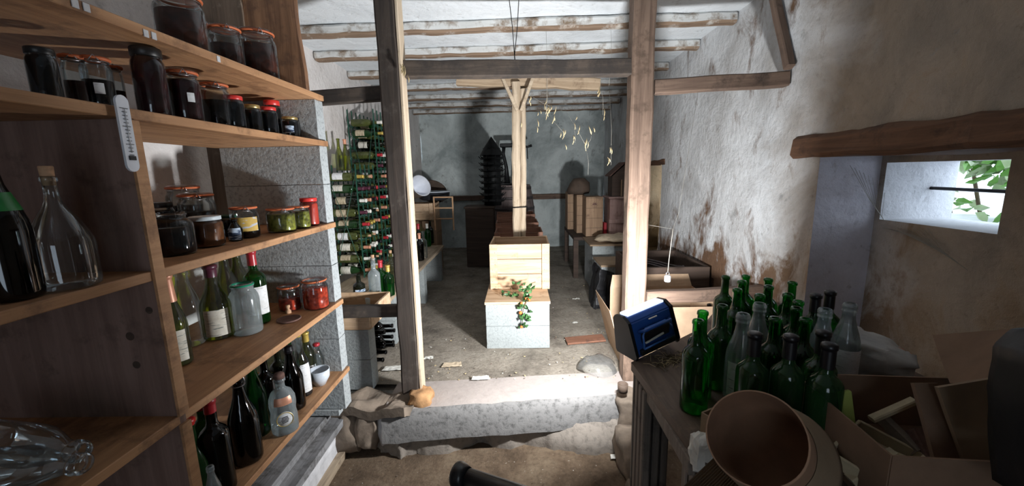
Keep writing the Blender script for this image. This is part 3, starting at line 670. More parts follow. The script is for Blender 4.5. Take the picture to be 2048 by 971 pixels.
# topmost board
for (px, pyt, w, x, kw, lab) in (
    (362, -4, 84, -1.09, dict(liquid='brown_fruit', flip=True, lv=.70), 'big clip top jar of dark fruit with orange ring, nearest on the topmost board'),
    (455, 58, 58, -1.13, dict(liquid='brown_fruit', flip=True, lv=.62), 'clip top jar of dark fruit, middle one on the topmost board'),
    (518, 66, 66, -1.10, dict(liquid='brown_fruit', flip=True, lv=.72), 'clip top jar of dark fruit, farthest one on the topmost board'),
    (418, 50, 30, -1.26, dict(liquid=None, flip=True), 'small empty clip top jar behind the others on the topmost board')):
    p = at(px, pyt + 50, x=x); H = at(px, pyt, x=x).z - SZ[0]; jar((p.x, p.y, SZ[0] + .001), w / 2 * p.y / FPX * .95, max(.08, H), lab, **kw)
# second board
S2 = SZ[1]
for (px, pyt, w, x, typ, kw, lab) in (
    (85, 100, 50, -1.05, 'b', dict(liquid='ink', lid='black_lid', lv=.84), 'tall dark jar with a blue gleam at the near end of the second board'),
    (150, 112, 42, -1.09, 'j', dict(liquid='plum', flip=True, lv=.5), 'clip top jar beside the tall dark jar near the left edge'),
    (193, 115, 52, -1.07, 'j', dict(liquid='ink', flip=True, lv=.55, lab='label_white', laba=-.75, labz=(.28, .48), lw=.3), 'clip top jar with a small white label on the second board'),
    (232, 132, 28, -1.13, 'j', dict(liquid='plum', flip=True, lv=.5), 'narrow clip top jar left of the tall dark red jar'),
    (296, 100, 58, -1.05, 'b', dict(liquid='plum', lid='black_lid', lv=.86), 'tall dark red jar with black lid on the second board'),
    (368, 143, 58, -1.04, 'j', dict(liquid='plum', flip=True, lv=.80, lab='label_white', laba=-.55, labz=(.36, .54), lw=.22), 'wide dark plum jar with small white label on the second board'),
    (432, 168, 52, -1.06, 'j', dict(liquid='ink', flip=True, lv=.60), 'squat clip top jar of black jam on the second board'),
    (470, 194, 38, -1.03, 'j', dict(liquid='ink', lid='red_lid', lv=.80), 'jam jar with pinkish red lid beside the squat clip top jar'),
    (507, 212, 34, -1.05, 'j', dict(liquid='ink', lid='gold_lid', lv=.80), 'black jam jar with gold lid between the two red lidded jars'),
    (540, 216, 32, -1.03, 'j', dict(liquid='ink', lid='red_lid', lv=.80), 'black jam jar with red lid right of the gold lidded one'),
    (561, 207, 32, -1.17, 'j', dict(liquid='ink', lid='red_lid', lv=.80), 'taller red lidded jar behind the row near the pillar'),
    (583, 236, 34, -1.04, 'j', dict(liquid='ink', lid='gold_lid', lv=.80, lab='label_blue', laba=-1.2, labz=(.2, .55), lw=.5), 'little black jam jar with pale blue label near the pillar'),
    (605, 240, 26, -1.08, 'j', dict(liquid='ink', lid='black_lid', lv=.75), 'smallest dark jar touching the pillar on the second board')):
    p = at(px, pyt + 35, x=x); H = at(px, pyt, x=x).z - S2; jar((p.x, min(p.y, 2.012 - w / 2 * p.y / FPX), S2 + .001), w / 2 * p.y / FPX * .9, max(.05, H), lab, **kw)
# third board
def JM(i, x, y, R, H, label_, **kw): return jar((x, y, SZ[i] + .001), R, H, label_, **kw)
def JX(i, px, pyt, w, x, label_, **kw):
    p = at(px, pyt, x=x); return jar((p.x, min(p.y, 2.012 - w / 2 * p.y / FPX), SZ[i] + .001), w / 2 * p.y / FPX * .95, max(.05, p.z - SZ[i]), label_, **kw)
def J(i, px, pyb, pyt, w, label_, **kw):
    p, H, R = sp(px, pyb, pyt, w, i); return jar(p, R, H, label_, **kw)
J(2, 352, 508, 425, 76, 'big wide mouthed jar of black liquid on the third board', liquid='ink', lv=.64, kind='demijar')
J(2, 303, 500, 440, 34, 'half hidden pale glass jar beside the shelf divider', liquid=None, kind='demijar')
J(2, 418, 492, 432, 62, 'flat white lidded jar of amber preserve on the third board', liquid='amber', lid='white_lid', lv=.84, lab='label_blue', laba=-1.9, labz=(.5, .72), lw=.16)
JX(2, 390, 386, 66, -1.28, 'clip top jar of dark jam behind the white lidded jar', liquid='ink', flip=True, lv=.6)
JX(2, 364, 370, 62, -1.42, 'clip top jar of dark jam, tallest in the back of the third board', liquid='ink', flip=True, lv=.6)
JX(2, 315, 405, 54, -1.40, 'low dark jar at the back near the shelf divider', liquid='ink', lid='black_lid', lv=.8)
p, H, R = sp(473, 481, 438, 28, 2); bottle('litre', p, R, H, 'glass_black', 'tiny dark bottle with blue white label on the third board', liquid='ink', lv=.5, lab='label_blue', labz=(.06, .60), lw=.9, laba=-1.1, name='small_bottle')
J(2, 494, 474, 412, 52, 'clip top jar with big yellow label on the third board', liquid='ink', flip=True, lv=.5, lab='label_yellow', laba=-1.0, labz=(.22, .66), lw=1.0)
JX(2, 452, 430, 40, -1.22, 'dark green lidded jar behind the tiny labelled bottle', liquid='ink', lid='darkgreen_lid', lv=.8)
JM(2, -1.055, 1.748, .058, .105, 'clip top jar of green pickles on the third board', liquid='pepper', flip=True, lv=.72)
JM(2, -1.035, 1.862, .046, .105, 'smaller clip top jar of green pickles next to the red sauce jar', liquid='pepper', flip=True, lv=.74)
JM(2, -1.035, 1.955, .042, .135, 'red lidded jar full of red sauce on the third board', liquid='sauce', lid='red_lid', lv=.86)
# fourth board
def B(i, kind, px, pyb, pyt, w, gm, label_, **kw):
    p, H, R = sp(px, pyb, pyt, w, i); return bottle(kind, p, R, H, gm, label_, **kw)
B(3, 'burgundy', 361, 726, 548, 50, 'glass_olive', 'olive wine bottle with copper capsule and cream label beside the divider', lab='label_cream', labz=(.06, .40), laba=-1.1, cap='cap_orange', capl=.70)
B(3, 'litre', 385, 688, 535, 52, 'glass_clear', 'tall clear glass bottle with stopper on the fourth board', cork='cork_dark')
B(3, 'burgundy', 440, 672, 530, 58, 'glass_olive', 'olive green wine bottle with purple capsule and cream label', lab='label_cream', labz=(.06, .42), laba=-.95, lw=.8, cap='cap_purple')
B(3, 'burgundy', 462, 628, 500, 46, 'glass_olive', 'plain olive bottle at the back of the fourth board, left one')
B(3, 'burgundy', 487, 620, 492, 42, 'glass_olive', 'plain olive bottle at the back of the fourth board, right one')
B(3, 'bordeaux', 520, 644, 500, 44, 'glass_green', 'green wine bottle with red capsule behind the big clear jar', lab='label_white', labz=(.14, .52), laba=-.8, cap='cap_red')
GJ = B(3, 'demijar', 497, 664, 566, 58, 'glass_cloudy', 'big cloudy glass jar with green rim on the fourth board', liquid=None)
p, H, R = sp(497, 664, 566, 58, 3); MB().torus('green_lid', R * .72, .004, None, 24, 6).build('green_rim', GJ, (0, 0, H * .97))
JM(3, -1.165, 1.92, .052, .125, 'clip top jar of red cherries, left one on the fourth board', liquid='tomato', flip=True, lv=.45)
JM(3, -1.045, 1.945, .062, .150, 'clip top jar packed with red tomatoes on the fourth board', liquid='tomato', flip=True, lv=.66)
B(3, 'litre', 340, 762, 640, 36, 'glass_cloudy', 'cloudy bottle half hidden behind the shelf divider')
p, H, R = sp(577, 626, 610, 12, 3); b = MB(); b.lathe('cork', [(0, 0), (R, 0), (R, .3 * H), (R * .55, .45 * H), (R * .5, .6 * H), (R * .8, .75 * H), (R * .7, H), (0, H)], 16); tag(b.build('stopper', loc=p), 'little turned stopper standing in front of the red jars', 'stopper')
p = at(578, 640, z=SZ[3]); b = MB(); b.lathe('cork_dark', [(0, 0), (.046, 0), (.052, .004), (.052, .009), (.047, .010), (.044, .006), (0, .006)], 28); tag(b.build('lid_disc', loc=p + Vector((0, 0, .001))), 'round dark lid lying flat on the fourth board', 'lid')
# lowest board
B(4, 'burgundy', 403, 1000, 838, 62, 'glass_dusty_green', 'green bottle with red cap nearest the camera on the lowest board', cap='red_lid', capl=.93, liquid='plum', lv=.3)
B(4, 'bordeaux', 446, 978, 797, 60, 'glass_black', 'black bottle with dark red capsule on the lowest board', cap='cap_red', capl=.86, liquid='ink', lv=.6)
B(4, 'champagne', 498, 918, 752, 62, 'glass_black', 'fat black bottle with swing stopper on the lowest board', swing=True, liquid='ink', lv=.6)
B(4, 'champagne', 520, 866, 708, 48, 'glass_green', 'deep green bottle behind the clear flask on the lowest board', liquid='ink', lv=.2)
B(4, 'bordeaux', 543, 846, 702, 40, 'glass_red', 'dark red wine bottle behind the clear flask', liquid='dark_red', lv=.6)
B(4, 'decanter', 572, 860, 744, 56, 'glass_cloudy', 'squat clear flask with cork and round cream seal', cork='cork_dark', seal=.62)
B(4, 'champagne', 591, 814, 692, 46, 'glass_black', 'black bottle with dark cap right of the clear flask', cap='cap_black', capl=.9, liquid='ink', lv=.6)
B(4, 'burgundy', 608, 788, 664, 38, 'glass_clear', 'clear bottle with tall pale label and wire cap', lab='label_white', labz=(.08, .52), laba=-.5, lw=.6, cap='cap_gold', capl=.93, liquid='ink', lv=.15)
B(4, 'burgundy', 630, 742, 656, 34, 'glass_olive', 'small olive wine bottle with yellow capsule and pale label', lab='label_white', labz=(.06, .30), laba=-1.1, lw=1, cap='cap_gold', capl=.80)
B(4, 'litre', 651, 738, 676, 26, 'glass_clear', 'little clear bottle with dark red top against the pillar', cap='cap_red', capl=.93)
B(4, 'bordeaux', 566, 800, 690, 36, 'glass_dark', 'dark bottle with white cap at the back of the lowest board', cap='cap_white', capl=.93)
B(4, 'champagne', 588, 780, 676, 34, 'glass_green', 'green bottle glimpsed at the back by the pillar', cap=None)
B(4, 'bordeaux', 420, 930, 800, 44, 'glass_dusty_green', 'dusty green bottle standing behind the black one with red capsule', cap='cap_red', capl=.86)
B(4, 'litre', 436, 1030, 932, 34, 'glass_cloudy', 'short glass bottle at the lower corner below the black bottle')
p, H, R = sp(641, 768, 738, 44, 4); b = MB(); b.lathe('enamel', [(0, 0), (R * .5, 0), (R * .95, H * .5), (R, H), (R * .92, H), (R * .45, .006), (0, .006)], 24); tag(b.build('glass_bowl', loc=p), 'small pale blue bowl in front of the olive bottle', 'bowl')
# near end of the boards
p, H, R = sp(34, 598, 296, 92, 2)
t = bottle('champagne', p, R, H, 'glass_black', 'very large dark bottle with green shoulder foil at the left edge', liquid='ink', lv=.45, cap='cap_gold', capl=.95, neck='foil_green')
p, H, R = sp(143, 574, 352, 104, 2)
bottle('carboy', p, R, H, 'glass_clear', 'wide clear glass flask with cork standing by the shelf divider', cork='cork', name='glass_flask')
p = at(150, 868, z=SZ[3] + .055)
t = bottle('litre', at(-30, 880, z=SZ[3] + .052), .048, .29, 'glass_clear', 'clear bottle lying on its side on the fourth board', rot=(0, PI / 2, -.15))
bottle('litre', at(-90, 945, z=SZ[3] + .048), .046, .26, 'glass_clear', 'second clear bottle lying nearer the camera on the fourth board', rot=(0, PI / 2, .1))

# ------------------------------------------------------------------ left side of the upper room: racks, bench
# heap near the pillar
for i, (z0, z1) in enumerate(((.30, .50), (.50, .695))):
    block(-1.44, -.935, 2.30, 2.405, z0, z1, ['lower pale block of the short pile behind the shelf pillar', 'upper pale block of the short pile carrying a wooden tray'][i], 'blocks under the wooden tray', 20 + i, 'block_pale')
t = thing('wooden_tray', 'reddish wooden tray on the short block pile behind the shelf pillar', 'tray', (-1.17, 2.50, .697))
MB().box('crate_wood', (0, 0, .006), (.50, .40, .012)).build('tray_bottom', t)
for (x, y, sx, sy) in ((0, -.195, .5, .016), (0, .195, .5, .016), (-.245, 0, .016, .37), (.245, 0, .016, .37)): MB().box('crate_wood', (x, y, .06), (sx, sy, .12), bev=.002).build('tray_side', t)
# bench
t = thing('plank_bench', 'long plank bench on blocks along the left wall under the bottle racks', 'bench', (0, 0, 0))
b = timber('bench_wood', 2.62, .25, .035, 'y', .005, 30, .004, 31); b.build('bench_plank', t, (-1.10, 3.76, .705)); timber('bench_wood', 2.62, .30, .035, 'y', .005, 30, .004, 33).build('bench_plank', t, (-1.385, 3.78, .705))
for k, y in enumerate((3.98, 4.86, 2.98)):
    for i, (z0, z1) in enumerate(((.30, .493), (.493, .683))):
        block(-1.50, -.99, y, y + .10, z0, z1, '%s block of the %s support under the plank bench' % (('lower', 'upper')[i], ('middle', 'far', 'near')[k]), 'blocks under the plank bench', 30 + k * 2 + i, 'block_pale')
# bottle racks
def rack(name, y0, y1, z0, z1, dy, dz, label, xf=-1.38, xb=-1.63):
    t = thing(name, label, 'bottle rack', (0, y0, z0)); ny = int(round((y1 - y0) / dy)); nz = int(round((z1 - z0) / dz))
    def up():
        b = MB()
        for x in (xf, xb): b.box('rack_green', (x, 0, (z1 - z0) / 2 + .03), (.008, .012, z1 - z0 + .06))
        return b
    for k in range(0, ny + 1): link('upright', cached(('upright', z1 - z0, xf), up), t, (0, k * dy, 0))
    def tier():
        b = MB()
        for x in (xf, xb):
            b.tube('rack_green', [(x, 0, 0), (x, ny * dy, 0)], .004, 5)
            for k in range(ny): b.tube('rack_green', [(x, k * dy + .006, .006), (x, (k + .25) * dy, -.010), (x, (k + .5) * dy, -.016), (x, (k + .75) * dy, -.010), (x, (k + 1) * dy - .006, .006)], .0032, 5)
        return b
    for j in range(nz): link('tier', cached(('tier', ny, dy, xf), tier), t, (0, 0, .03 + j * dz))
    def brace():
        b = MB()
        for s in (0, 1): b.tube('rack_green', [(xf, 0, .03), (xb, 0, z1 - z0)] if s else [(xb, 0, .03), (xf, 0, z1 - z0)], .003, 5)
        return b
    link('side_brace', cached(('side_brace', z1 - z0), brace), t)
    return ny, nz
ORD = 'first second third fourth fifth sixth seventh eighth ninth tenth eleventh twelfth thirteenth fourteenth fifteenth sixteenth seventeenth eighteenth nineteenth twentieth twenty-first twenty-second'.split()
rr = random.Random(11)
caps = ['cap_white', 'cap_red', 'cap_gold', 'cap_black', 'cap_white', 'cap_purple', 'cork', 'cap_orange']
capn = dict(cap_white='white', cap_red='red', cap_gold='gold', cap_black='black', cap_purple='dark purple', cork='bare cork', cap_orange='copper')
def fill_rack(y0, z0, ny, nz, dy, dz, where, p=.9, xneck=-1.33):
    for j in range(nz):
        for k in range(ny):
            if rr.random() > p: continue
            gm = rr.choice(['glass_rack', 'glass_rack', 'glass_dark', 'glass_dusty_green']); c = rr.choice(caps); lb = rr.choice(['label_cream', 'label_white', 'label_aged', None, 'label_cream'])
            flipx = rr.random() < .12
            dx = rr.uniform(-.015, .015); seg = 12
            kind = rr.choice(['bordeaux', 'burgundy']); R = .036
            yy = y0 + (k + .5) * dy; zz_ = z0 + .03 + j * dz - .012 + R + .004
            lab = '%s topped bottle in the %s, %s tier up, %s from near end' % (capn[c], where, ORD[j], ORD[k])
            x0 = xneck - .295 + dx
            bottle(kind, (x0, yy, zz_), R, .295, gm, lab, lab=lb, labz=(.12, .42), laba=rr.uniform(3.7, 5.1), lw=1.1, cap=None if c == 'cork' else c, cork='cork' if c == 'cork' else None,
                   group='bottles lying in the ' + where, rot=(0, PI / 2, 0), seg=seg, liquid='ink' if rr.random() < .45 else None, lv=.68)
ny, nz = rack('wine_rack', 3.42, 3.84, .735, 1.66, .105, .103, 'low green metal bottle rack nearest the shelf pillar'); fill_rack(3.42, .735, ny, nz, .105, .103, 'low green rack', .93)
ny, nz = rack('wine_rack', 3.96, 4.80, .735, 2.19, .105, .103, 'tall green metal bottle rack behind the left post'); fill_rack(3.96, .735, ny, nz, .105, .103, 'tall green rack', .93)
# bottles on top of the low rack, leaning on the wall
for k, (px, pyb, pyt, gm, c, lab) in enumerate(((682, 380, 299, 'glass_olive', None, 'thin olive bottle standing on top of the low green rack'), (695, 384, 306, 'glass_olive', 'cap_orange', 'olive bottle with pink capsule standing on top of the low green rack'))):
    p = at(px, 350, y=3.5 + k * .09); bottle('burgundy', (p.x, p.y, 1.672), .034, .27, gm, lab, cap=c, seg=16)
b = MB(); 
t = thing('carton', 'open white and green carton on top of the low rack by the wall', 'carton', (-1.60, 3.60, 1.69), (0, .15, .3))
for (x, y, sx, sy) in ((0, -.05, .12, .003), (0, .05, .12, .003), (-.06, 0, .003, .10), (.06, 0, .003, .10)): MB().box('paper', (x, y, .06), (sx, sy, .12)).build('carton_side', t)
MB().box('darkgreen_lid', (.02, -.0525, .05), (.03, .002, .07)).build('printed_panel', t)
# standing bottles on the bench
for (px, pyb, pyt, w, gm, cp, ck, lab) in (
    (752, 600, 515, 30, 'glass_cloudy', None, 'cork', 'pale bottle with long cork standing on the bench by the low rail'),
    (721, 604, 548, 24, 'glass_dark', None, None, 'dark bottle with blue white label standing on the bench by the pillar'),
    (765, 590, 520, 26, 'glass_green', 'cap_red', None, 'green bottle with red capsule standing on the bench'),
    (779, 590, 530, 30, 'glass_green', 'cap_gold', None, 'bright green bottle with cream capsule standing on the bench'),
    (785, 565, 505, 22, 'glass_olive', None, 'cork', 'olive corked bottle standing beside the left post'),
    (841, 520, 466, 17, 'glass_black', 'cap_orange', None, 'dark bottle with copper capsule right of the left post'),
    (839, 500, 447, 15, 'glass_dark', 'cap_red', None, 'bottle with red capsule and white label right of the left post'),
    (849, 515, 462, 14, 'glass_clear', None, None, 'clear bottle standing on the bench edge right of the left post'),
    (856, 492, 447, 14, 'glass_green', 'cap_white', None, 'bottle with white capsule standing beyond the left post'),
    (862, 486, 442, 13, 'glass_dark', None, None, 'dark green bottle at the far end of the bench'),
    (868, 480, 438, 12, 'glass_clear', 'cap_white', None, 'last clear bottle at the far end of the bench'),
    (852, 478, 436, 12, 'glass_dark', None, 'cork', 'corked dark bottle beside the stacked crates')):
    p = at(px, pyb, z=.728); H = min(.32, at(px, pyt, y=p.y).z - .728); bottle('bordeaux', p, min(.042, w / 2 * p.y / FPX), H, gm, lab, cap=cp, cork=ck, lab='label_blue' if px == 721 else ('label_white' if px in (839, 868) else None), laba=-.9, labz=(.3, .5) if px == 721 else (.15, .45), seg=16)
# small jars and tubes on the bench near end
for (px, pyb, w, h, m, lab) in ((738, 607, 14, .05, 'white_lid', 'white pot lying among the bottles at the near end of the bench'), (708, 606, 16, .08, 'glass_cloudy', 'small dusty glass at the near end of the bench')):
    p = at(px, pyb, z=.728); b = MB(); b.lathe(m, [(0, 0), (.024, 0), (.026, h * .9), (.022, h), (0, h)], 16); tag(b.build('small_pot', loc=p), lab, 'pot')
# dark bottles lying under the bench
for k, (y, x, z) in enumerate([(2.62 + .10 * i, -.98 - .02 * (i % 2), .345 + .078 * j) for j in range(3) for i in range(5 - j)]):
    bottle('bordeaux', (x - .28, y + .02, z), .038, .29, 'glass_black', 'dark bottle stacked under the plank bench', group='bottles stacked under the bench', rot=(0, PI / 2, .08 * (k % 3 - 1)), seg=14, liquid='ink')
# crates and kitchenware at the back left
def crate(name, label, loc, sx, sy, sz, m, rows=3, rot=0, th=.014, mark=None):
    t = thing(name, label, 'crate', loc, (0, 0, rot)); h = sz / rows
    MB().box(m, (0, 0, th / 2), (sx - .01, sy - .01, th)).build('crate_bottom', t)
    for s in (-1, 1):
        for r in range(rows):
            b = MB(); b.box(m, (0, s * (sy / 2 - th / 2), h * (r + .5)), (sx, th, h - .004), bev=.002); b.rough(2, .0012, 9, r + s); b.build('long_board', t)
            b = MB(); b.box(m, (s * (sx / 2 - th / 2), 0, h * (r + .5)), (th, sy - 2 * th, h - .004), bev=.002); b.build('end_board', t)
        for q in (-1, 1):
            b = MB(); b.box(m, (q * (sx / 2 - .032), s * (sy / 2 + th / 2), sz / 2), (.062, th, sz + .004), bev=.002); b.rough(2, .0015, 9, q + 3 * s)
            bo = b.build('corner_batten', t); b = MB()
            for n_ in range(8): b.box('black_iron', (q * (sx / 2 - .032) + .012 * (-1) ** n_, s * (sy / 2 + th), .02 + (sz - .04) * n_ / 7), (.004, .002, .004))
            b.build('nail_row', bo)
    return t
crate('wooden_crate', 'lower dark wooden crate at the far end of the bench', (-1.36, 5.45, .30), .50, .36, .72, 'case_wood', 4)
crate('wooden_crate', 'orange brown wooden crate stacked above the dark crate at the back left', (-1.33, 5.42, 1.03), .42, .34, .22, 'crate_wood', 2)
t = thing('metal_basin', 'dark metal basin on top of the stacked crates', 'basin', (-1.17, 5.55, 1.275)); b = MB(); b.lathe('tin', [(0, 0), (.16, 0), (.20, .02), (.215, .11), (.225, .115), (.21, .112), (.19, .02), (0, .012)], 32); b.build('basin_shell', t)
b = MB(); b.torus('enamel', .22, .008, Matrix.Translation((0, 0, .115)), 32, 6); b.build('rim', t)
t = thing('plastic_bucket', 'white bucket tipped on its side on the stacked crates beside the left post', 'bucket', (-1.42, 5.30, 1.40), (0, 1.2, -.7)); b = MB(); b.lathe('white_plastic', [(0, 0), (.10, 0), (.135, .24), (.145, .245), (.13, .24), (.095, .01), (0, .01)], 28); b.build('bucket_shell', t)
t = thing('chair_seat', 'round brown seat leaning behind the metal basin', 'seat', (-1.26, 5.86, 1.36), (-.9, .15, 0)); b = MB(); b.lathe('seat_brown', [(0, 0), (.20, 0), (.215, .015), (.215, .035), (.19, .055), (0, .06)], 28); b.build('seat_pad', t)
t = thing('stool_frame', 'light wooden frame with cross rungs hanging beside the stacked crates', 'frame', (-.985, 5.20, .90), (0, 0, -.12))
for x in (-.125, .125): MB().box('stool_wood', (x, 0, .22), (.018, .02, .44), bev=.003).build('frame_leg', t)
for z in (.43, .29, .15): MB().box('stool_wood', (0, 0, z), (.25, .016, .018), bev=.003).build('rung', t)
# ------------------------------------------------------------------ centre: blocks, crates, barrel
for i, (z0, z1) in enumerate(((.302, .482), (.482, .652))):
    block(-.265, .215, 2.87, 3.37, z0, z1, ['lower pale concrete block in the centre of the upper floor', 'upper pale concrete block with the plant hanging down it'][i], None, 50 + i, 'block_pale')
o = timber('crate_wood', .49, .54, .02, 'x', .002, 6, .002, 40).build('base_plank', loc=(-.025, 3.13, .664)); tag(o, 'thin wooden board between the pale blocks and the front crate', 'board')
crate('wine_crate', 'pale open wooden wine crate with nailed battens on the centre blocks', (0.0, 3.40, .676), .49, .40, .375, 'crate_wood', 3, -.02)
for k, (y, z, lab) in enumerate(((4.18, .67, 'reddish wooden crate directly behind the prop'), (4.72, .70, 'reddish wooden crate, third in the centre row'), (5.26, .74, 'reddish wooden crate, last of the centre row'))):
    crate('wine_crate', lab, (-.01 - .02 * k, y, z), .49, .38, .36, 'crate_red', 3, .02 * k)
    block(-.25, .23, y - .2, y + .2, .302, z - .002, 'concrete block below the %s reddish crate of the centre row' % ('first', 'middle', 'last')[k], 'blocks below the reddish crates', 60 + k, 'block_grey')
# barrel
t = thing('wooden_barrel', 'old greyish wooden barrel with iron hoops at the back centre', 'barrel', (-.09, 6.35, .30)); HB = 1.14
def bar():
    b = MB(); n = 28; prof = [(0, .04), (.25, .04), (.26, 0)] + [(.27 + .07 * math.sin(PI * q / 10), HB * q / 10) for q in range(11)] + [(.255, HB), (.25, HB - .03), (0, HB - .03)]
    return b.lathe('barrel_wood', prof, 32, None, smooth=False)
link('barrel_body', bar().mesh('barrel_body'), t)
for z in (.05, .22, .38, .78, .94, 1.09):
    r = .27 + .07 * math.sin(PI * z / HB) + .002; b = MB(); b.lathe('hoop_iron', [(r, z - .02), (r + .004, z - .02), (r + .004, z + .02), (r, z + .02)], 32); b.build('hoop', t)
# corking machine on the barrel, bottle drainer beside it
t = thing('corking_machine', 'black iron corking machine standing on the barrel', 'machine', (-.10, 6.35, 1.412))
MB().box('black_iron', (0, 0, .03), (.40, .22, .05), bev=.006).build('base_plate', t)
b = MB(); b.tube('black_iron', [(-.08, 0, .05), (-.09, 0, .3), (-.13, 0, .50), (-.12, 0, .62)], [.05, .03, .026, .03], 10); b.tube('black_iron', [(.10, 0, .05), (.11, 0, .35), (.10, 0, .6)], [.045, .026, .03], 10); b.build('column', t)
MB().box('black_iron', (-.01, 0, .63), (.34, .10, .06), bev=.01).build('head', t)
b = MB(); b.tube('black_iron', [(-.15, .0, .30), (-.22, 0, .28), (-.26, 0, .40), (-.20, 0, .5)], .014, 8); b.tube('black_iron', [(.12, 0, .64), (.24, 0, .60), (.31, -.02, .62)], [.02, .016, .022], 8); b.tube('black_iron', [(.24, 0, .60), (.245, 0, .42)], .008, 6); b.build('lever', t)
t = thing('dark_chest', 'dark wooden chest left of the barrel in the shade', 'chest', (-.56, 5.76, .30)); b = MB(); b.box('dark_chest', (0, 0, .42), (.40, .32, .84), bev=.006); b.build('chest_body', t); MB().box('dark_chest', (0, 0, .855), (.43, .35, .03), bev=.004).build('chest_lid', t)
t = thing('bottle_drainer', 'black spiky bottle draining stand with pointed top beside the barrel', 'bottle drainer', (-.375, 5.78, 1.172)); b = MB(); b.tube('black_iron', [(0, 0, 0), (0, 0, .80)], .125, 14)
b.lathe('black_iron', [(.17, .70), (.16, .72), (.10, .82), (.0, .96)], 16); b.build('central_pole', t)
for j in range(8):
    z = .06 + j * .085; b = MB(); R = .155; b.torus('black_iron', R, .012, Matrix.Translation((0, 0, z)), 20, 6)
    b.lathe('black_iron', [(.03, z - .03), (R - .01, z - .01), (R, z + .02), (.03, z + .04)], 14)
    for k in range(10):
        a = 2 * PI * k / 10; b.tube('black_iron', [(R * math.cos(a), R * math.sin(a), z), ((R + .035) * math.cos(a), (R + .035) * math.sin(a), z + .035)], [.008, .005], 5)
    b.build('prong_ring', t)
# ------------------------------------------------------------------ right side of the upper room
block(.80, 1.30, 4.36, 4.86, .302, .60, 'grey block under the sack at the right side', None, 70, 'block_grey', 'concrete_block')
block(.80, 1.30, 4.34, 4.86, .602, .81, 'paler block carrying the sack at the right side', None, 71, 'block_pale', 'concrete_block')
o = MB(); o.box('cardboard_mid', (1.05, 4.58, .822), (.56, .54, .018)); o.rough(3, .004, 9, 2); tag(o.build('cardboard_sheet'), 'brown cardboard sheet under the pale sack', 'cardboard')
b = MB(); b.lathe('sack', [(0, 0), (.20, 0), (.25, .03), (.22, .06), (.12, .085), (0, .08)], 26); 
b.rough(0, .03, 9, 3); o = b.build('folded_sack', loc=(1.10, 4.50, .842)); o.scale = (1.0, .72, .8); tag(o, 'crumpled pale sack lying on the right hand blocks', 'sack')
block(.78, 1.28, 3.76, 4.12, .302, .715, 'nearer grey block with worn top beside the right post', None, 72, 'block_grey', 'concrete_block')
o = MB(); o.box('cardboard_mid', (1.03, 3.93, .727), (.52, .40, .018)); o.rough(3, .004, 9, 6); tag(o.build('cardboard_sheet'), 'worn brown board on the nearer grey block', 'cardboard')
b = MB(); b.sheet('black_bag', ((.765, 3.70, .70), (.765, 4.05, .70), (.70, 4.0, .31), (.70, 3.70, .31)), .006, 8, 10, .03, 9); b.sheet('black_bag', ((.765, 3.745, .70), (.90, 3.745, .66), (.90, 3.735, .31), (.70, 3.72, .31)), .006, 8, 10, .03, 9, 2)
tag(b.build('plastic_sheet'), 'dark plastic sheet hanging over the nearer grey block', 'plastic sheet')
# cases and trunk on the right
def wcase(loc, sx, sy, sz, label, m='case_wood', mark=False, rot=0):
    t = thing('wine_case', label, 'wine case', loc, (0, 0, rot)); b = MB(); b.box(m, (0, 0, sz / 2), (sx, sy, sz), bev=.004); b.rough(2, .002, 8, int(loc[1] * 10)); b.build('case_body', t)
    for z in (.12, .37, .62, .87):
        if m == 'case_wood': MB().box('dark_chest', (0, -sy / 2 - .0005, sz * z + .05), (sx * .96, .003, .003)).build('board_gap', t)
    if mark:
        b = MB(); c = Vector((0, -sy / 2 - .003, sz * .80))
        b.lathe('cork_dark', [(0, 0), (.028, 0)], 16, Matrix.Translation(c) @ Euler((PI / 2, 0, 0)).to_matrix().to_4x4(), 0, PI)
        for k in range(7): a = PI * k / 6; b.box('cork_dark', c + Vector((.037 * math.cos(a), 0, .037 * math.sin(a))), (.004, .001, .012), None, 0, (0, -a + PI / 2, 0))
        for k in range(3): b.box('cork_dark', c + Vector((0, 0, -.012 - .012 * k)), (.07 - .012 * k, .001, .003))
        b.build('stamped_mark', t)
    return t
wcase((.865, 4.95, .842), .19, .30, .48, 'tall wine case with stamped sun mark standing beside the pinkish trunk', mark=True) if False else None
t = thing('plank_table', 'low dark plank stand carrying the wine cases on the right', 'stand', (1.07, 5.42, .30)); MB().box('dark_chest', (0, 0, .50), (.80, 1.04, .04), bev=.004).build('stand_top', t)
for sx in (-.37, .37):
    for sy in (-.48, .48): MB().box('dark_chest', (sx, sy, .24), (.06, .06, .48)).build('stand_leg', t)
wcase((.925, 5.06, .822), .21, .28, .49, 'wine case with stamped sun mark standing beside the pinkish trunk', mark=True)
wcase((.80, 5.36, .822), .10, .26, .50, 'narrow wine case second from the left of the standing row')
wcase((.72, 5.72, .822), .09, .26, .52, 'narrowest wine case at the left end of the standing row')
o = MB(); o.box('cap_red', (1.058, 4.95, .91), (.036, .10, .175), bev=.005); tag(o.build('red_canister'), 'red can glimpsed between wine case and pinkish trunk', 'can')
t = thing('travel_chest', 'pinkish wooden trunk with overhanging lid beside the right post', 'trunk', (1.28, 4.98, .822)); b = MB(); b.box('trunk_wood', (0, 0, .235), (.38, .30, .47), bev=.004); b.rough(2, .002, 8, 2); b.build('chest_body', t)
MB().box('trunk_wood', (0, 0, .482), (.42, .38, .022), bev=.006).build('chest_lid', t); MB().box('trunk_wood', (0, -.163, .20), (.40, .024, .05), bev=.004).build('batten', t)
t = thing('toy_house', 'dark wooden model house with gabled roof standing on the pinkish trunk', 'model house', (1.26, 4.98, 1.317)); b = MB()
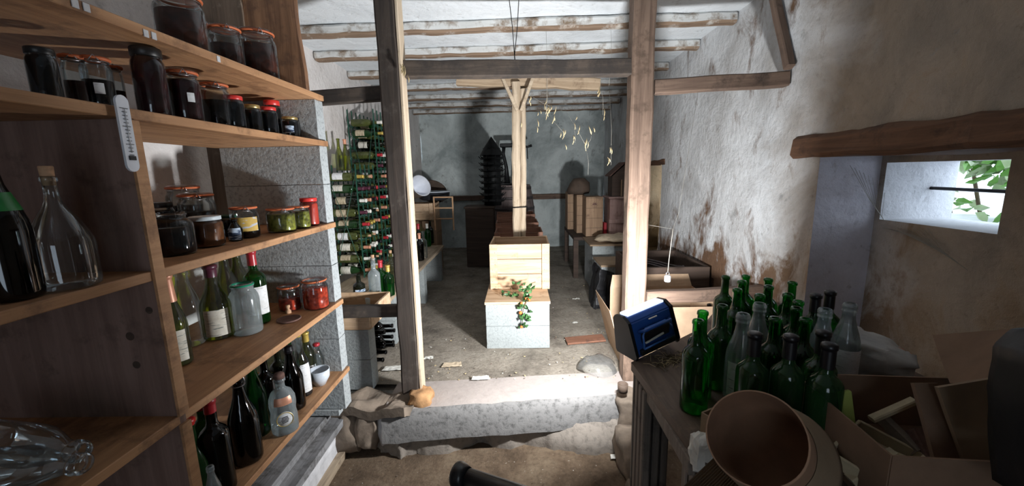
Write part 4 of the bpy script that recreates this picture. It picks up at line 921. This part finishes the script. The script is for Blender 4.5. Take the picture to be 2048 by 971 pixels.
M_ = Euler((PI / 2, 0, 0)).to_matrix().to_4x4(); b.slab('dark_chest', [(-.14, 0), (.14, 0), (.14, .24), (0, .37), (-.14, .24)], -.12, .12, M_); b.build('house_walls', t)
for s in (-1, 1): MB().box('cork_dark', (s * .085, 0, .322), (.235, .28, .014), None, .002, (0, s * .74, 0)).build('roof_panel', t)
MB().box('black_iron', (.04, -.122, .12), (.07, .006, .09)).build('window_opening', t); MB().box('case_wood', (-.03, -.124, .10), (.012, .006, .20)).build('door_post', t)
b = MB(); b.lathe('seat_brown', [(0, 0), (.13, 0), (.15, .05), (.13, .15), (.07, .20), (0, .21)], 20); b.rough(0, .02, 8, 4); tag(b.build('dark_bundle', loc=(.80, 5.40, 1.325)), 'dark rounded bundle on top of the wine cases', 'bundle')
# low chest with hose behind the right frame
t = thing('timber_trough', 'dark timber trough against the right wall behind the frame', 'trough', (1.18, 3.36, .30))
for (x, y, sx, sy) in ((0, -.33, .56, .03), (0, .33, .56, .03), (-.27, 0, .03, .63), (.27, 0, .03, .63)): b = MB(); b.box('dark_chest', (x, y, .29), (sx, sy, .58), bev=.004); b.rough(2, .003, 6, 3); b.build('trough_side', t)
MB().box('dark_chest', (0, 0, .42), (.50, .62, .02)).build('trough_shelf', t)
b = MB()
for k in range(3): b.tube('hoop_iron', [Vector((1.17 + (.20 + .012 * k) * math.cos(a / 16 * 2 * PI), 3.36 + (.22 + .01 * k) * math.sin(a / 16 * 2 * PI), .885 + .018 * k - .02 * math.sin(a))) for a in range(17)], .010, 6)
tag(b.build('coiled_hose', loc=(0, 0, -.12)), 'coiled grey hose lying in the dark trough', 'hose')
# hanging weight
p = at(1335, 556, y=2.52); t = thing('hanging_weight', 'small white weight hanging on a thread right of the post', 'weight', p)
b = MB(); b.lathe('white_plastic', [(0, -.022), (.018, -.022), (.020, -.018), (.020, .014), (.014, .020), (0, .020)], 18); b.build('weight_body', t)
MB().torus('steel', .010, .003, Matrix.Translation((0, 0, .030)) @ Euler((PI / 2, 0, 0)).to_matrix().to_4x4(), 16, 6).build('eye_ring', t)
b = MB(); b.tube('web', [(0, 0, .04), (.004, 0, .12), (.012, 0, .22), (.02, .0, .32)], .0028, 5); b.tube('web', [(-.14, .0, .35), (-.06, 0, .335), (.02, 0, .32), (.05, 0, .42), (.07, -.14, 1.135)], .0008, 4); b.build('thread', t)

# ------------------------------------------------------------------ plant on the blocks
t = thing('berry_sprig', 'green sprig with orange berries trailing down the centre blocks', 'plant', (.0, 0, 0)); rr = random.Random(9)
path = [at(x, y, y=yy) for x, y, yy in ((1006, 586, 3.06), (1028, 578, 3.02), (1048, 582, 2.96), (1052, 600, 2.90), (1046, 618, 2.862), (1044, 636, 2.855), (1046, 655, 2.85))]
path[0].z = path[1].z = .70
for q in path[3:]: q.y = min(q.y, 2.845)
b = MB(); b.tube('stem', path, .003, 6); b.tube('stem', [path[2], path[2] + Vector((.05, .03, .05)), path[2] + Vector((.09, .05, .06))], .0025, 5); b.tube('stem', [path[1], path[1] + Vector((-.03, .0, .05)), path[1] + Vector((-.06, 0, .05))], .0025, 5); b.build('stem', t)
b = MB()
for (px, py, n, s, yy) in ((1024, 585, 9, 7, 3.0), (1048, 580, 12, 8, 2.94), (1058, 575, 7, 5, 2.95), (1050, 598, 9, 6, 2.87), (1042, 612, 5, 4, 2.84), (1052, 624, 5, 4, 2.835), (1050, 640, 6, 4, 2.83), (1042, 650, 4, 4, 2.83), (1012, 588, 3, 4, 3.02)):
    for k in range(n):
        p = at(px + rr.gauss(0, s), py + rr.gauss(0, s), y=yy + rr.uniform(-.015, .0)); p.z = max(p.z, .69) if yy > 2.9 else p.z
        leaf(b, 'leaf', p, rr.uniform(.035, .06), rr.uniform(.018, .03), (rr.uniform(-.5, .9), rr.uniform(-.6, .8), rr.uniform(0, 6.2)))
b.build('foliage', t)['kind'] = 'stuff'
for (px, py, yy, r) in ((1050, 597, 2.85, .010), (1058, 599, 2.85, .013), (1043, 606, 2.84, .011), (1041, 625, 2.835, .014), (1043, 653, 2.83, .012), (1057, 595, 2.86, .009)):
    b = MB(); b.lathe('berry', [(0, -r), (r * .7, -r * .7), (r, 0), (r * .7, r * .7), (0, r)], 14); b.build('berry', t, at(px, py, y=yy))
# ------------------------------------------------------------------ litter on the floors
rr = random.Random(21)
for k, (px, py, w, h, z, lab, m) in enumerate(((790, 740, .16, .07, ZU, 'torn white paper on the floor beside the left post', 'paper'), (858, 719, .07, .04, ZU, 'little white scrap right of the left post', 'paper'), (962, 760, .12, .05, ZU, 'white plaster crumbs at the edge of the step', 'paper'),
    (1150, 648, .05, .03, ZU, 'white scrap on the floor right of the centre blocks', 'paper'), (1236, 917, .09, .04, 0, 'pale leaf scrap on the lower floor by the table', 'paper'), (1152, 600, .08, .03, ZU, 'pale chips on the floor below the grey blocks', 'paper'), (970, 758, .04, .03, ZU, 'second plaster crumb at the edge of the step', 'paper'), (905, 733, .14, .07, ZU, 'dry leaf and twig scrap in front of the centre blocks', 'sack'))):
    p = at(px, py, z=z); b = MB(); b.sheet(m, ((-w, -h, 0), (w, -h * .7, 0), (w * .8, h, .006), (-w * .9, h * .8, 0)), .002, 8, 5, .012, 30, k); 
    b.bm.faces.ensure_lookup_table(); q = (w, h)
    for v in b.bm.verts: v.co *= .5
    tag(b.build('paper_scrap', loc=(p.x, p.y, z + .018)), lab, 'scrap')
b = MB()
for k in range(520):
    if rr.random() < .72: x, y, z = rr.uniform(-1.0, .75), 2.4 + rr.random() ** 1.7 * 3.0, ZU + .006
    else: x, y, z = rr.uniform(-.95, .42), rr.uniform(1.2, 1.95), .008
    if x > -.3 and x < .26 and y > 2.82: continue
    s = rr.uniform(.002, .007); b.box(rr.choice(['straw', 'stone', 'paper', 'stone', 'cork_dark', 'straw']), (x, y, z + .002), (s * rr.uniform(.6, 2.4), s, s * .5), None, 0, (0, 0, rr.uniform(0, 3)))
tag(b.build('floor_debris'), 'fine crumbs and straw chips scattered over both floors', 'debris', kind='stuff')
o = timber('crate_red', .30, .12, .015, 'x', .003, 6, .002, 77).build('loose_board', loc=(.50, 2.98, .32), rot=(0, -.05, .08)); tag(o, 'loose brown board lying on the floor right of the centre blocks', 'board')
b = MB(); 
b.lathe('clear_plastic', [(0, .09), (.04, .088), (.08, .07), (.11, .03), (.125, 0)], 26); b.rough(0, .03, 10, 3); tag(b.build('plastic_bag', loc=(.51, 2.53, .31)), 'crumpled clear plastic bag on the floor against the right post', 'bag')
# stones at the left end of the step
b = MB(); b.sheet('stone', ((-1.20, 2.08, .315), (-.66, 2.02, .325), (-.60, 2.20, .335), (-1.20, 2.30, .315)), .055, 22, 10, .045, 11, 3); tag(b.build('stone_slab'), 'brown crumbling slab bridging the pillar and the left post', 'slab')
def rock(c, s, m, lab, seed, name='rubble_stone'):
    b = MB(); b.box(m, (0, 0, 0), (1, 1, 1)); bmesh.ops.subdivide_edges(b.bm, edges=b.bm.edges[:], cuts=5, use_grid_fill=True)
    for v in b.bm.verts: v.co = v.co.lerp(v.co.normalized() * .55, .45); v.co += noise.noise_vector(v.co * 2.2 + Vector((seed, seed, 0))) * .16; v.co = Vector((v.co.x * s[0], v.co.y * s[1], v.co.z * s[2]))
    for f in b.bm.faces: f.smooth = True
    return tag(b.build(name, loc=c), lab, 'stone')
rock((-.60, 2.17, .325), (.13, .12, .09), 'clod', 'orange brown clod at the foot of the left post', 17, 'rusty_clod')
rock((-.90, 2.12, .17), (.13, .16, .21), 'stone', 'grey brown stone under the crumbling slab', 1.3)
rock((-.81, 2.14, .17), (.07, .14, .20), 'white_paint', 'whitewashed stone under the crumbling slab', 4.1)
rock((-1.02, 2.14, .15), (.15, .18, .26), 'stone', 'dark stone at the foot of the shelf pillar', 7.7)
for k, (x, y, z, s) in enumerate(((.62, 1.98, .09, (.20, .30, .18)), (.68, 2.22, .21, (.24, .22, .20)), (.60, 1.72, .03, (.16, .24, .10)))):
    rock((x, y, z), s, 'stone', ['rubble stone in the middle of the heap between step and table', 'topmost rubble stone at the right end of the step', 'lowest rubble stone beside the table side'][k], 11 + k * 3)
t = tag(MB().lathe('seat_brown', [(0, 0), (.028, 0), (.03, .05), (.024, .05), (.02, .02), (0, .02)], 18).build('iron_ring', loc=(.585, 2.16, .352)), 'small rusty pot at the right end of the step', 'pot')
# ------------------------------------------------------------------ black pipe
A = at(916, 948, y=1.18); Bp = at(1100, 1010, y=1.02); d = (Bp - A).normalized(); L = (Vector(A) + d * .62)
t = thing('black_pipe', 'black pipe end with flared rim poking up at the bottom of the picture', 'pipe', A)
b = MB(); Ms = d.to_track_quat('Z', 'Y').to_matrix().to_4x4(); b.lathe('black_plastic', [(.024, .0), (.030, .0), (.030, .62), (.024, .62), (.024, 0)], 24, Ms); b.build('pipe_tube', t)
b = MB(); b.lathe('black_plastic', [(.028, -.004), (.040, -.006), (.042, .004), (.038, .022), (.030, .045), (.027, .02), (.028, -.004)], 24, Ms); b.build('flared_rim', t)
# ------------------------------------------------------------------ table on the right
ZT = .85
t = thing('workbench', 'worn brown workbench with grooved side carrying the green bottles', 'table', (0, 0, 0))
b = MB(); b.slab('table_wood', [(.445, 1.53), (.53, .30), (1.485, .30), (1.485, 2.26), (1.10, 2.16), (.86, 1.86)], ZT - .035, ZT); b.rough(5, .004, 8, 2); b.build('table_top', t)
def grooved(x0, x1, y, z0, z1, yaw=0):
    b = MB(); n = 4; w = (x1 - x0) / n
    for k in range(n): b.box('table_side', (x0 + w * (k + .5), y, (z0 + z1) / 2), (w * .78, .035, z1 - z0), bev=.006)
    b.box('table_side', ((x0 + x1) / 2, y + .02, (z0 + z1) / 2), (x1 - x0, .012, z1 - z0)); return b
grooved(.455, .60, 1.50, 0.0, ZT - .04).build('grooved_panel', t)
b = MB()
for k in range(3): b.box('table_side', (.472, 1.40 + k * .045, .40), (.03, .034, .80), bev=.005)
b.build('grooved_panel', t)
b = MB()
for k in range(3): b.box('table_side', (.525, 1.03 + k * .05, .40), (.04, .036, .80), bev=.005)
b.build('front_post', t)
b = MB(); b.box('table_side', (.50, .45, .40), (.05, .06, .80)); b.build('front_post', t); b = MB(); b.box('dark_chest', (1.0, 1.30, .40), (.03, 1.7, .80)); b.build('inner_partition', t)
b = MB(); b.box('table_side', (.475, 1.22, .79), (.02, .42, .05), bev=.003); b.build('apron_rail', t)
# straw on the table
b = MB(); rr = random.Random(4)
for k in range(90):
    p = at(1335 + rr.gauss(0, 20), 718 + rr.gauss(0, 9), z=ZT + .004); a = rr.uniform(0, PI); l = rr.uniform(.008, .03); d = Vector((math.cos(a), math.sin(a), 0)) * l
    b.tube('straw' if rr.random() < .5 else 'stem', [p - d, p + Vector((0, 0, .006)), p + d], .0011, 4)
tag(b.build('loose_straw'), 'straw and dry stalks on the workbench in front of the lamp', 'straw', kind='stuff')
# ------------------------------------------------------------------ blue work lamp
t = thing('work_lamp', 'blue and black portable work lamp glowing on the corner of the workbench', 'lamp', (.548, 1.645, ZT + .001), (.0, 0, math.atan2(-LAMP_D.x, LAMP_D.y)))
tl = Euler((0, -.17, 0)).to_matrix().to_4x4()
M0 = Matrix.Translation((0, 0, .020)) @ tl
b = MB(); pr = [(-.055, 0), (.050, 0), (.056, .012), (.050, .155), (.038, .17), (-.005, .175), (-.035, .155), (-.062, .02)]
Mx = M0 @ Euler((PI / 2, 0, PI / 2)).to_matrix().to_4x4()
b.slab('blue_plastic', pr, -.108, .108, Mx); es = [e for e in b.bm.edges if abs((e.verts[0].co - e.verts[1].co).length) > .1]
bmesh.ops.bevel(b.bm, geom=b.bm.edges[:], offset=.005, segments=2, affect='EDGES'); hs = b.build('lamp_housing', t)
for s in (-1, 1):
    b = MB(); b.slab('black_plastic', [(p * 1.10, q * 1.04 - .002) for p, q in pr], s * .108, s * .122, Mx); b.build('end_cap', t)
b = MB(); b.box('black_plastic', (0, -.055, .085), (.15, .020, .058), M0, .006, (.15, 0, 0)); b.build('handle_recess', hs)
b = MB(); b.tube('blue_plastic', [(-.085, -.052, .115), (-.07, -.075, .125), (.07, -.075, .125), (.085, -.052, .115)], .007, 8)
for v in b.bm.verts: v.co = M0 @ v.co
b.build('carry_handle', t)
b = MB(); b.box('cap_white', (-.02, -.0700, .072), (.10, .006, .008), M0, .001, (0, -.1, 0)); b.build('lower_slot', hs)
b = MB(); b.box('cap_white', (0, -.048, .150), (.045, .006, .004), M0, .001, (.3, 0, 0)); b.build('upper_slot', hs)
b = MB(); b.tube('blue_light', [(-.08, -.072, .045), (-.075, -.066, .10), (-.055, -.060, .122), (.055, -.060, .122), (.08, -.066, .09), (.085, -.072, .05), (-.08, -.072, .045)], .0045, 6)
for v in b.bm.verts: v.co = M0 @ v.co
b.build('recess_rim', hs)
b = MB(); b.box('black_plastic', (0, -.062, .028), (.19, .022, .026), M0, .004); b.build('battery_foot', t)
b = MB(); b.box('led', (0, .060, .09), (.18, .004, .11), M0); b.build('led_panel', t)
b = MB(); b.box('edge_glare', (0, .012, .178), (.20, .050, .010), M0, .002, (-.08, 0, 0)); b.build('top_edge_glare', t)  # added glowing strip imitates glare along the top of the housing
# ------------------------------------------------------------------ cardboard box behind the workbench
t = thing('cardboard_box', 'open tan cardboard box behind the blue lamp and the right post', 'box', (1.0, 2.74, .302), (0, 0, 0))
b = MB(); b.box('cardboard', (0, 0, .003), (.62, .48, .006)); b.build('box_bottom', t)
for (A_, B_, C_, D_) in (((-.31, -.24, 0), (.31, -.24, 0), (.31, -.24, .44), (-.31, -.24, .44)), ((-.31, .24, 0), (.31, .24, 0), (.31, .24, .44), (-.31, .24, .44)), ((-.31, -.24, 0), (-.31, .24, 0), (-.42, .24, .42), (-.42, -.24, .42)), ((.31, -.24, 0), (.31, .24, 0), (.31, .24, .44), (.31, -.24, .44))):
    b = MB(); b.sheet('cardboard', (A_, B_, C_, D_), .004, 5, 5, .003, 6); b.build('box_side', t)
b = MB(); b.sheet('cardboard', ((-.31, .24, .44), (.31, .24, .44), (.29, .265, .53), (-.29, .265, .53)), .004, 4, 4, .006, 6); b.build('box_flap', t)
for k, (px, py, z) in enumerate(((1395, 606, .78), (1432, 614, .78), (1416, 626, .74))):
    p = at(px, py, y=2.62 + .05 * k); bottle('bordeaux', (p.x + .08, p.y, .42), .036, .30, 'glass_black', 'black bottle neck seen behind the low brown rail', liquid='ink', group='dark bottles behind the low rail', seg=14)
# ------------------------------------------------------------------ bottles on the workbench
G = [(1397, 639), (1406, 621), (1454, 552), (1493, 550), (1482, 560), (1475, 577), (1458, 614), (1536, 556), (1538, 571), (1520, 588), (1585, 563), (1577, 587), (1599, 601), (1594, 614), (1633, 588), (1661, 582), (1548, 634), (1612, 636), (1511, 665), (1587, 671), (1648, 662), (1655, 686)]
Cc = [(1476, 622), (1520, 606), (1648, 616), (1701, 606)]
pts = []
for i, (px, py) in enumerate(G): p = at(px, py, z=ZT + .307); pts.append([p.x, p.y, 'g', i])
for i, (px, py) in enumerate(Cc): p = at(px, py, z=ZT + .305); pts.append([p.x, p.y, 'c', i])
for it in range(60):       # bottles push each other apart until none touch
    for a in range(len(pts)):
        for c in range(a):
            dx = pts[a][0] - pts[c][0]; dy = pts[a][1] - pts[c][1]; d = math.hypot(dx, dy); need = .0855 if (pts[a][2] == pts[c][2] == 'g') else .0870
            if d < need:
                q = (need - d) / 2 / (d + 1e-6); pts[a][0] += dx * q; pts[a][1] += dy * q; pts[c][0] -= dx * q; pts[c][1] -= dy * q
gl = {0: 'brightest green empty bottle, nearest the table edge by the lamp', 1: 'green bottle directly behind the front left one', 2: 'tall green bottle at the back left corner of the table', 18: 'green bottle in the front row behind the flared basket', 19: 'green bottle in the middle of the front row', 20: 'green bottle at the right of the front row, second from the front', 21: 'dusty green bottle at the right end of the front row', 15: 'green bottle farthest right against the wall', 14: 'green bottle second from the right in the back row', 16: 'green bottle between the first clear bottle and the front row', 17: 'green bottle left of the third clear bottle'}
for x, y, k, i in pts:
    if k == 'g':
        lb = gl.get(i) or 'green bottle whose neck is %s from the left in the workbench crowd' % (ORD + ['twenty-third', 'twenty-fourth', 'twenty-fifth', 'twenty-sixth'])[sorted(pts, key=lambda q: q[0] / q[1]).index([x, y, k, i])]
        bottle('bordeaux', (x, y, ZT + .002), .042, .305, 'glass_dusty_green' if i in (2, 6, 18, 19, 20, 21) else 'glass_green', lb, group='green bottles on the workbench', seg=24, cap='cap_black' if i in (0, 18, 19, 20, 21, 14, 15) and i != 0 else None, capl=.78)
    else:
        bottle('litre', (x, y, ZT + .002), .043, .303, 'glass_cloudy', ['first clear bottle from the left among the green bottles', 'second clear bottle from the left among the green bottles', 'third clear bottle among the green bottles at right', 'clear cloudy bottle standing apart at the right of the crowd'][i], lab='label_white' if i in (0, 3) else None, labz=(.10, .48), laba=-1.6, lw=1.3, group='clear bottles on the workbench', seg=24)
# ------------------------------------------------------------------ heap in the right foreground
# plastic sack
b = MB(); b.box('bag_white', (0, 0, 0), (1, 1, 1)); bmesh.ops.subdivide_edges(b.bm, edges=b.bm.edges[:], cuts=9, use_grid_fill=True)
for v in b.bm.verts:
    v.co = v.co.lerp(v.co.normalized() * .58, .6); v.co += noise.noise_vector(v.co * 4.0) * .10; v.co += noise.noise_vector(v.co * 9) * .05; v.co = Vector((v.co.x * .25, v.co.y * .24, v.co.z * .13))
for f in b.bm.faces:
    f.smooth = True
k = b.mi('bag_orange')
for f in b.bm.faces:
    c = f.calc_center_median()
    if c.x > .10 and -.06 < c.y < .02 and c.z > 0: f.material_index = k
tag(b.build('plastic_sack', loc=(1.27, 1.42, .935), rot=(0, .25, -.4)), 'crumpled white plastic sack with orange print beside the last clear bottle', 'sack')
# cardboard boxes
def opencard(name, lab, loc, sx, sy, sz, rot, m='cardboard_dark', flaps=((0, .12), (1, .10)), cat='box'):
    t = thing(name, lab, cat, loc, rot); MB().box(m, (0, 0, .003), (sx, sy, .006)).build('box_bottom', t)
    for (x, y, a, c) in ((0, -sy / 2, sx, .005), (0, sy / 2, sx, .005), (-sx / 2, 0, .005, sy), (sx / 2, 0, .005, sy)):
        b = MB(); b.box(m, (x, y, sz / 2), (a, c, sz)); b.rough(3, .002, 5, 1); b.build('box_side', t)
    for s, fl in flaps:
        b = MB()
        if s == 0: b.sheet(m, ((-sx / 2, sy / 2, sz), (sx / 2, sy / 2, sz), (sx / 2, sy / 2 + fl, sz + .05), (-sx / 2, sy / 2 + fl, sz + .03)), .004, 5, 4, .006, 5)
        elif s == 1: b.sheet(m, ((sx / 2, -sy / 2, sz), (sx / 2, sy / 2, sz), (sx / 2 + fl, sy / 2, sz + .03), (sx / 2 + fl, -sy / 2, sz + .0)), .004, 5, 4, .006, 5)
        elif s == 2: b.sheet(m, ((-sx / 2, -sy / 2, sz), (sx / 2, -sy / 2, sz), (sx / 2, -sy / 2 - fl, sz - .02), (-sx / 2, -sy / 2 - fl, sz - .02)), .004, 5, 4, .006, 5)
        b.build('box_flap', t)
    return t
opencard('cardboard_box', 'dark open cardboard box holding pale slats behind the flared basket', (1.02, .93, ZT + .002), .44, .36, .16, (0, 0, -.10), flaps=((1, .14),))
def sheetthing(name, lab, m, px, th=.005, amp=.006, cat='cardboard', nu=8, nv=8, seed=0):
    b = MB(); b.sheet(m, px, th, nu, nv, amp, 5, seed); return tag(b.build(name), lab, cat)
# big board leaning on the wall, right
sheetthing('cardboard_sheet', 'large dark brown cardboard panel leaning on the right wall', 'cardboard_dark', (at(1868, 672, x=1.36), at(2120, 655, x=1.36), at(2120, 770, x=1.20), at(1905, 770, x=1.20)), .008, .004)
sheetthing('cardboard_sheet', 'tilted lighter brown cardboard flap in the right foreground', 'cardboard_mid', (at(1868, 772, y=.86), at(1985, 752, y=.86), at(2050, 955, y=.80), at(1945, 985, y=.80)), .010, .004, seed=3)
sheetthing('cardboard_sheet', 'dark upright cardboard strip left of the tilted lighter flap', 'cardboard_dark', (at(1822, 765, y=.90), at(1870, 765, y=.90), at(1950, 985, y=.80), at(1880, 985, y=.80)), .010, .003, seed=5)
b = MB(); b.box('black_bag', (0, 0, 0), (1, 1, 1)); bmesh.ops.subdivide_edges(b.bm, edges=b.bm.edges[:], cuts=9, use_grid_fill=True)
for v in b.bm.verts:
    v.co = v.co.lerp(v.co.normalized() * .6, .4); v.co += noise.noise_vector(v.co * 3.3) * .07; v.co = Vector((v.co.x * .12, v.co.y * .18, v.co.z * .32))
for f in b.bm.faces: f.smooth = True
p = at(2165, 850, y=.62); tag(b.build('black_bag', loc=(p.x, p.y, p.z - .02), rot=(0, -.18, 0)), 'black bag at the right edge of the foreground', 'bag')
# wooden slat frames in the box
def slat(A_, B_, w, th, m, lab, name='loose_lath'):
    L = (B_ - A_).length; o = timber(m, L, w, th, 'x', .0015, 8, .003, int(L * 100)).build(name); between(o, A_, B_); return tag(o, lab, 'lath')
slat(at(1692, 872, y=.98), at(1878, 952, y=.84), .03, .022, 'frame_pale', 'long pale slat running down to the right in the box')
slat(at(1742, 838, y=.97), at(1828, 800, y=.97), .022, .014, 'frame_pale', 'thin slat pointing up under the cardboard rim')
slat(at(1758, 830, y=.99), at(1835, 905, y=.90), .02, .03, 'stone', 'brown slat crossing behind the long pale one')
slat(at(1830, 858, y=.93), at(1862, 920, y=.88), .03, .03, 'cork_dark', 'dark stick beside the upright cardboard strip')
slat(at(1700, 960, y=.86), at(1792, 905, y=.86), .028, .02, 'frame_pale', 'pale slat across the near end of the tray')
t = thing('slatted_tray', 'pale wooden tray lying tilted among the slats', 'tray', at(1745, 925, y=.90), (.15, -.1, .55))
MB().box('frame_pale', (0, 0, 0), (.17, .13, .006)).build('tray_bottom', t)
for (x, y, sx, sy) in ((0, -.065, .18, .008), (0, .065, .18, .008), (-.088, 0, .008, .13), (.088, 0, .008, .13)): MB().box('frame_pale', (x, y, .018), (sx, sy, .036), bev=.002).build('tray_side', t)
b = MB(); b.box('foam_green', (0, 0, .06), (.035, .014, .13), None, .004); tag(b.build('foam_strip', loc=at(1700, 872, y=.98), rot=(-.15, -.12, .1)), 'yellow green strip standing in the box', 'strip')
# flared basket in front
c = at(1508, 872, y=.80); ax = Vector((-.61, -.46, .65)).normalized(); Mq = Matrix.Translation(c) @ (-ax).to_track_quat('Z', 'Y').to_matrix().to_4x4()
t = thing('flared_basket', 'big flared brown basket tilted with its round mouth to the camera', 'basket', (0, 0, 0))
b = MB(); n = 48
b.lathe('clay', [(.098, 0), (.101, -.001), (.102, .004), (.100, .010), (.099, .07), (.096, .15), (.090, .17), (0, .17)], n, Mq); b.build('basket_wall', t)
b = MB(); b.lathe('clay_inside', [(.0985, .002), (.096, .05), (.090, .125), (0, .13)], n, Mq); b.build('inner_lining', t)
b = MB(); b.lathe('cardboard_mid', [(.100, .075), (.106, .085), (.124, .16), (.128, .18), (.122, .18), (.104, .10), (.100, .085)], n, Mq); b.build('flared_skirt', t)
b = MB(); b.lathe('white_paint', [(.1005, .012), (.1020, .018), (.1015, .050), (.098, .054)], 20, Mq, -1.3, 1.0); b.build('pale_band', t)
b = MB(); b.lathe('white_paint', [(.1195, .135), (.1225, .145), (.1305, .181), (.1225, .188)], 20, Mq, -1.2, 1.1); b.build('pale_hem', t)
# corrugated sheet, carton corner, pale cloth
b = MB(); vs = []; fs = []; nC = 60
A_, B_, C_, D_ = at(1385, 925, y=.86), at(1500, 1010, y=.74), at(1330, 1080, y=.66), at(1270, 1010, y=.76)
A_ = at(1428, 912, y=.90); B_ = at(1560, 1020, y=.76); C_ = at(1480, 1120, y=.66); D_ = at(1350, 985, y=.80)
for i in range(nC + 1):
    u = i / nC
    for j in range(4):
        v = j / 3; p = (A_ * (1 - u) + B_ * u) * (1 - v) + (D_ * (1 - u) + C_ * u) * v; vs.append(p + Vector((0, 0, .0025 * (1 if i % 2 else -1))))
for i in range(nC):
    for j in range(3): a = i * 4 + j; fs.append((a, a + 1, a + 5, a + 4))
vv, ff = b._new(vs, fs, 'cardboard_mid'); r = bmesh.ops.solidify(b.bm, geom=b.bm.faces[:], thickness=.003)
tag(b.build('corrugated_card'), 'sheet of corrugated cardboard at the bottom beside the flared basket', 'cardboard')
opencard('small_carton', 'small torn carton wedged left of the flared basket', at(1447, 838, y=1.03) + Vector((0, 0, -.07)), .085, .075, .085, (0, 0, .5), 'cardboard_mid', flaps=())
b = MB(); b.box('paper', (0, 0, 0), (1, 1, 1)); bmesh.ops.subdivide_edges(b.bm, edges=b.bm.edges[:], cuts=6, use_grid_fill=True)
for v in b.bm.verts: v.co = v.co.lerp(v.co.normalized() * .6, .6); v.co += noise.noise_vector(v.co * 5) * .10; v.co = Vector((v.co.x * .07, v.co.y * .06, v.co.z * .10))
tag(b.build('crumpled_paper', loc=at(1410, 905, y=.99)), 'crumpled pale paper at the table edge left of the basket', 'paper')
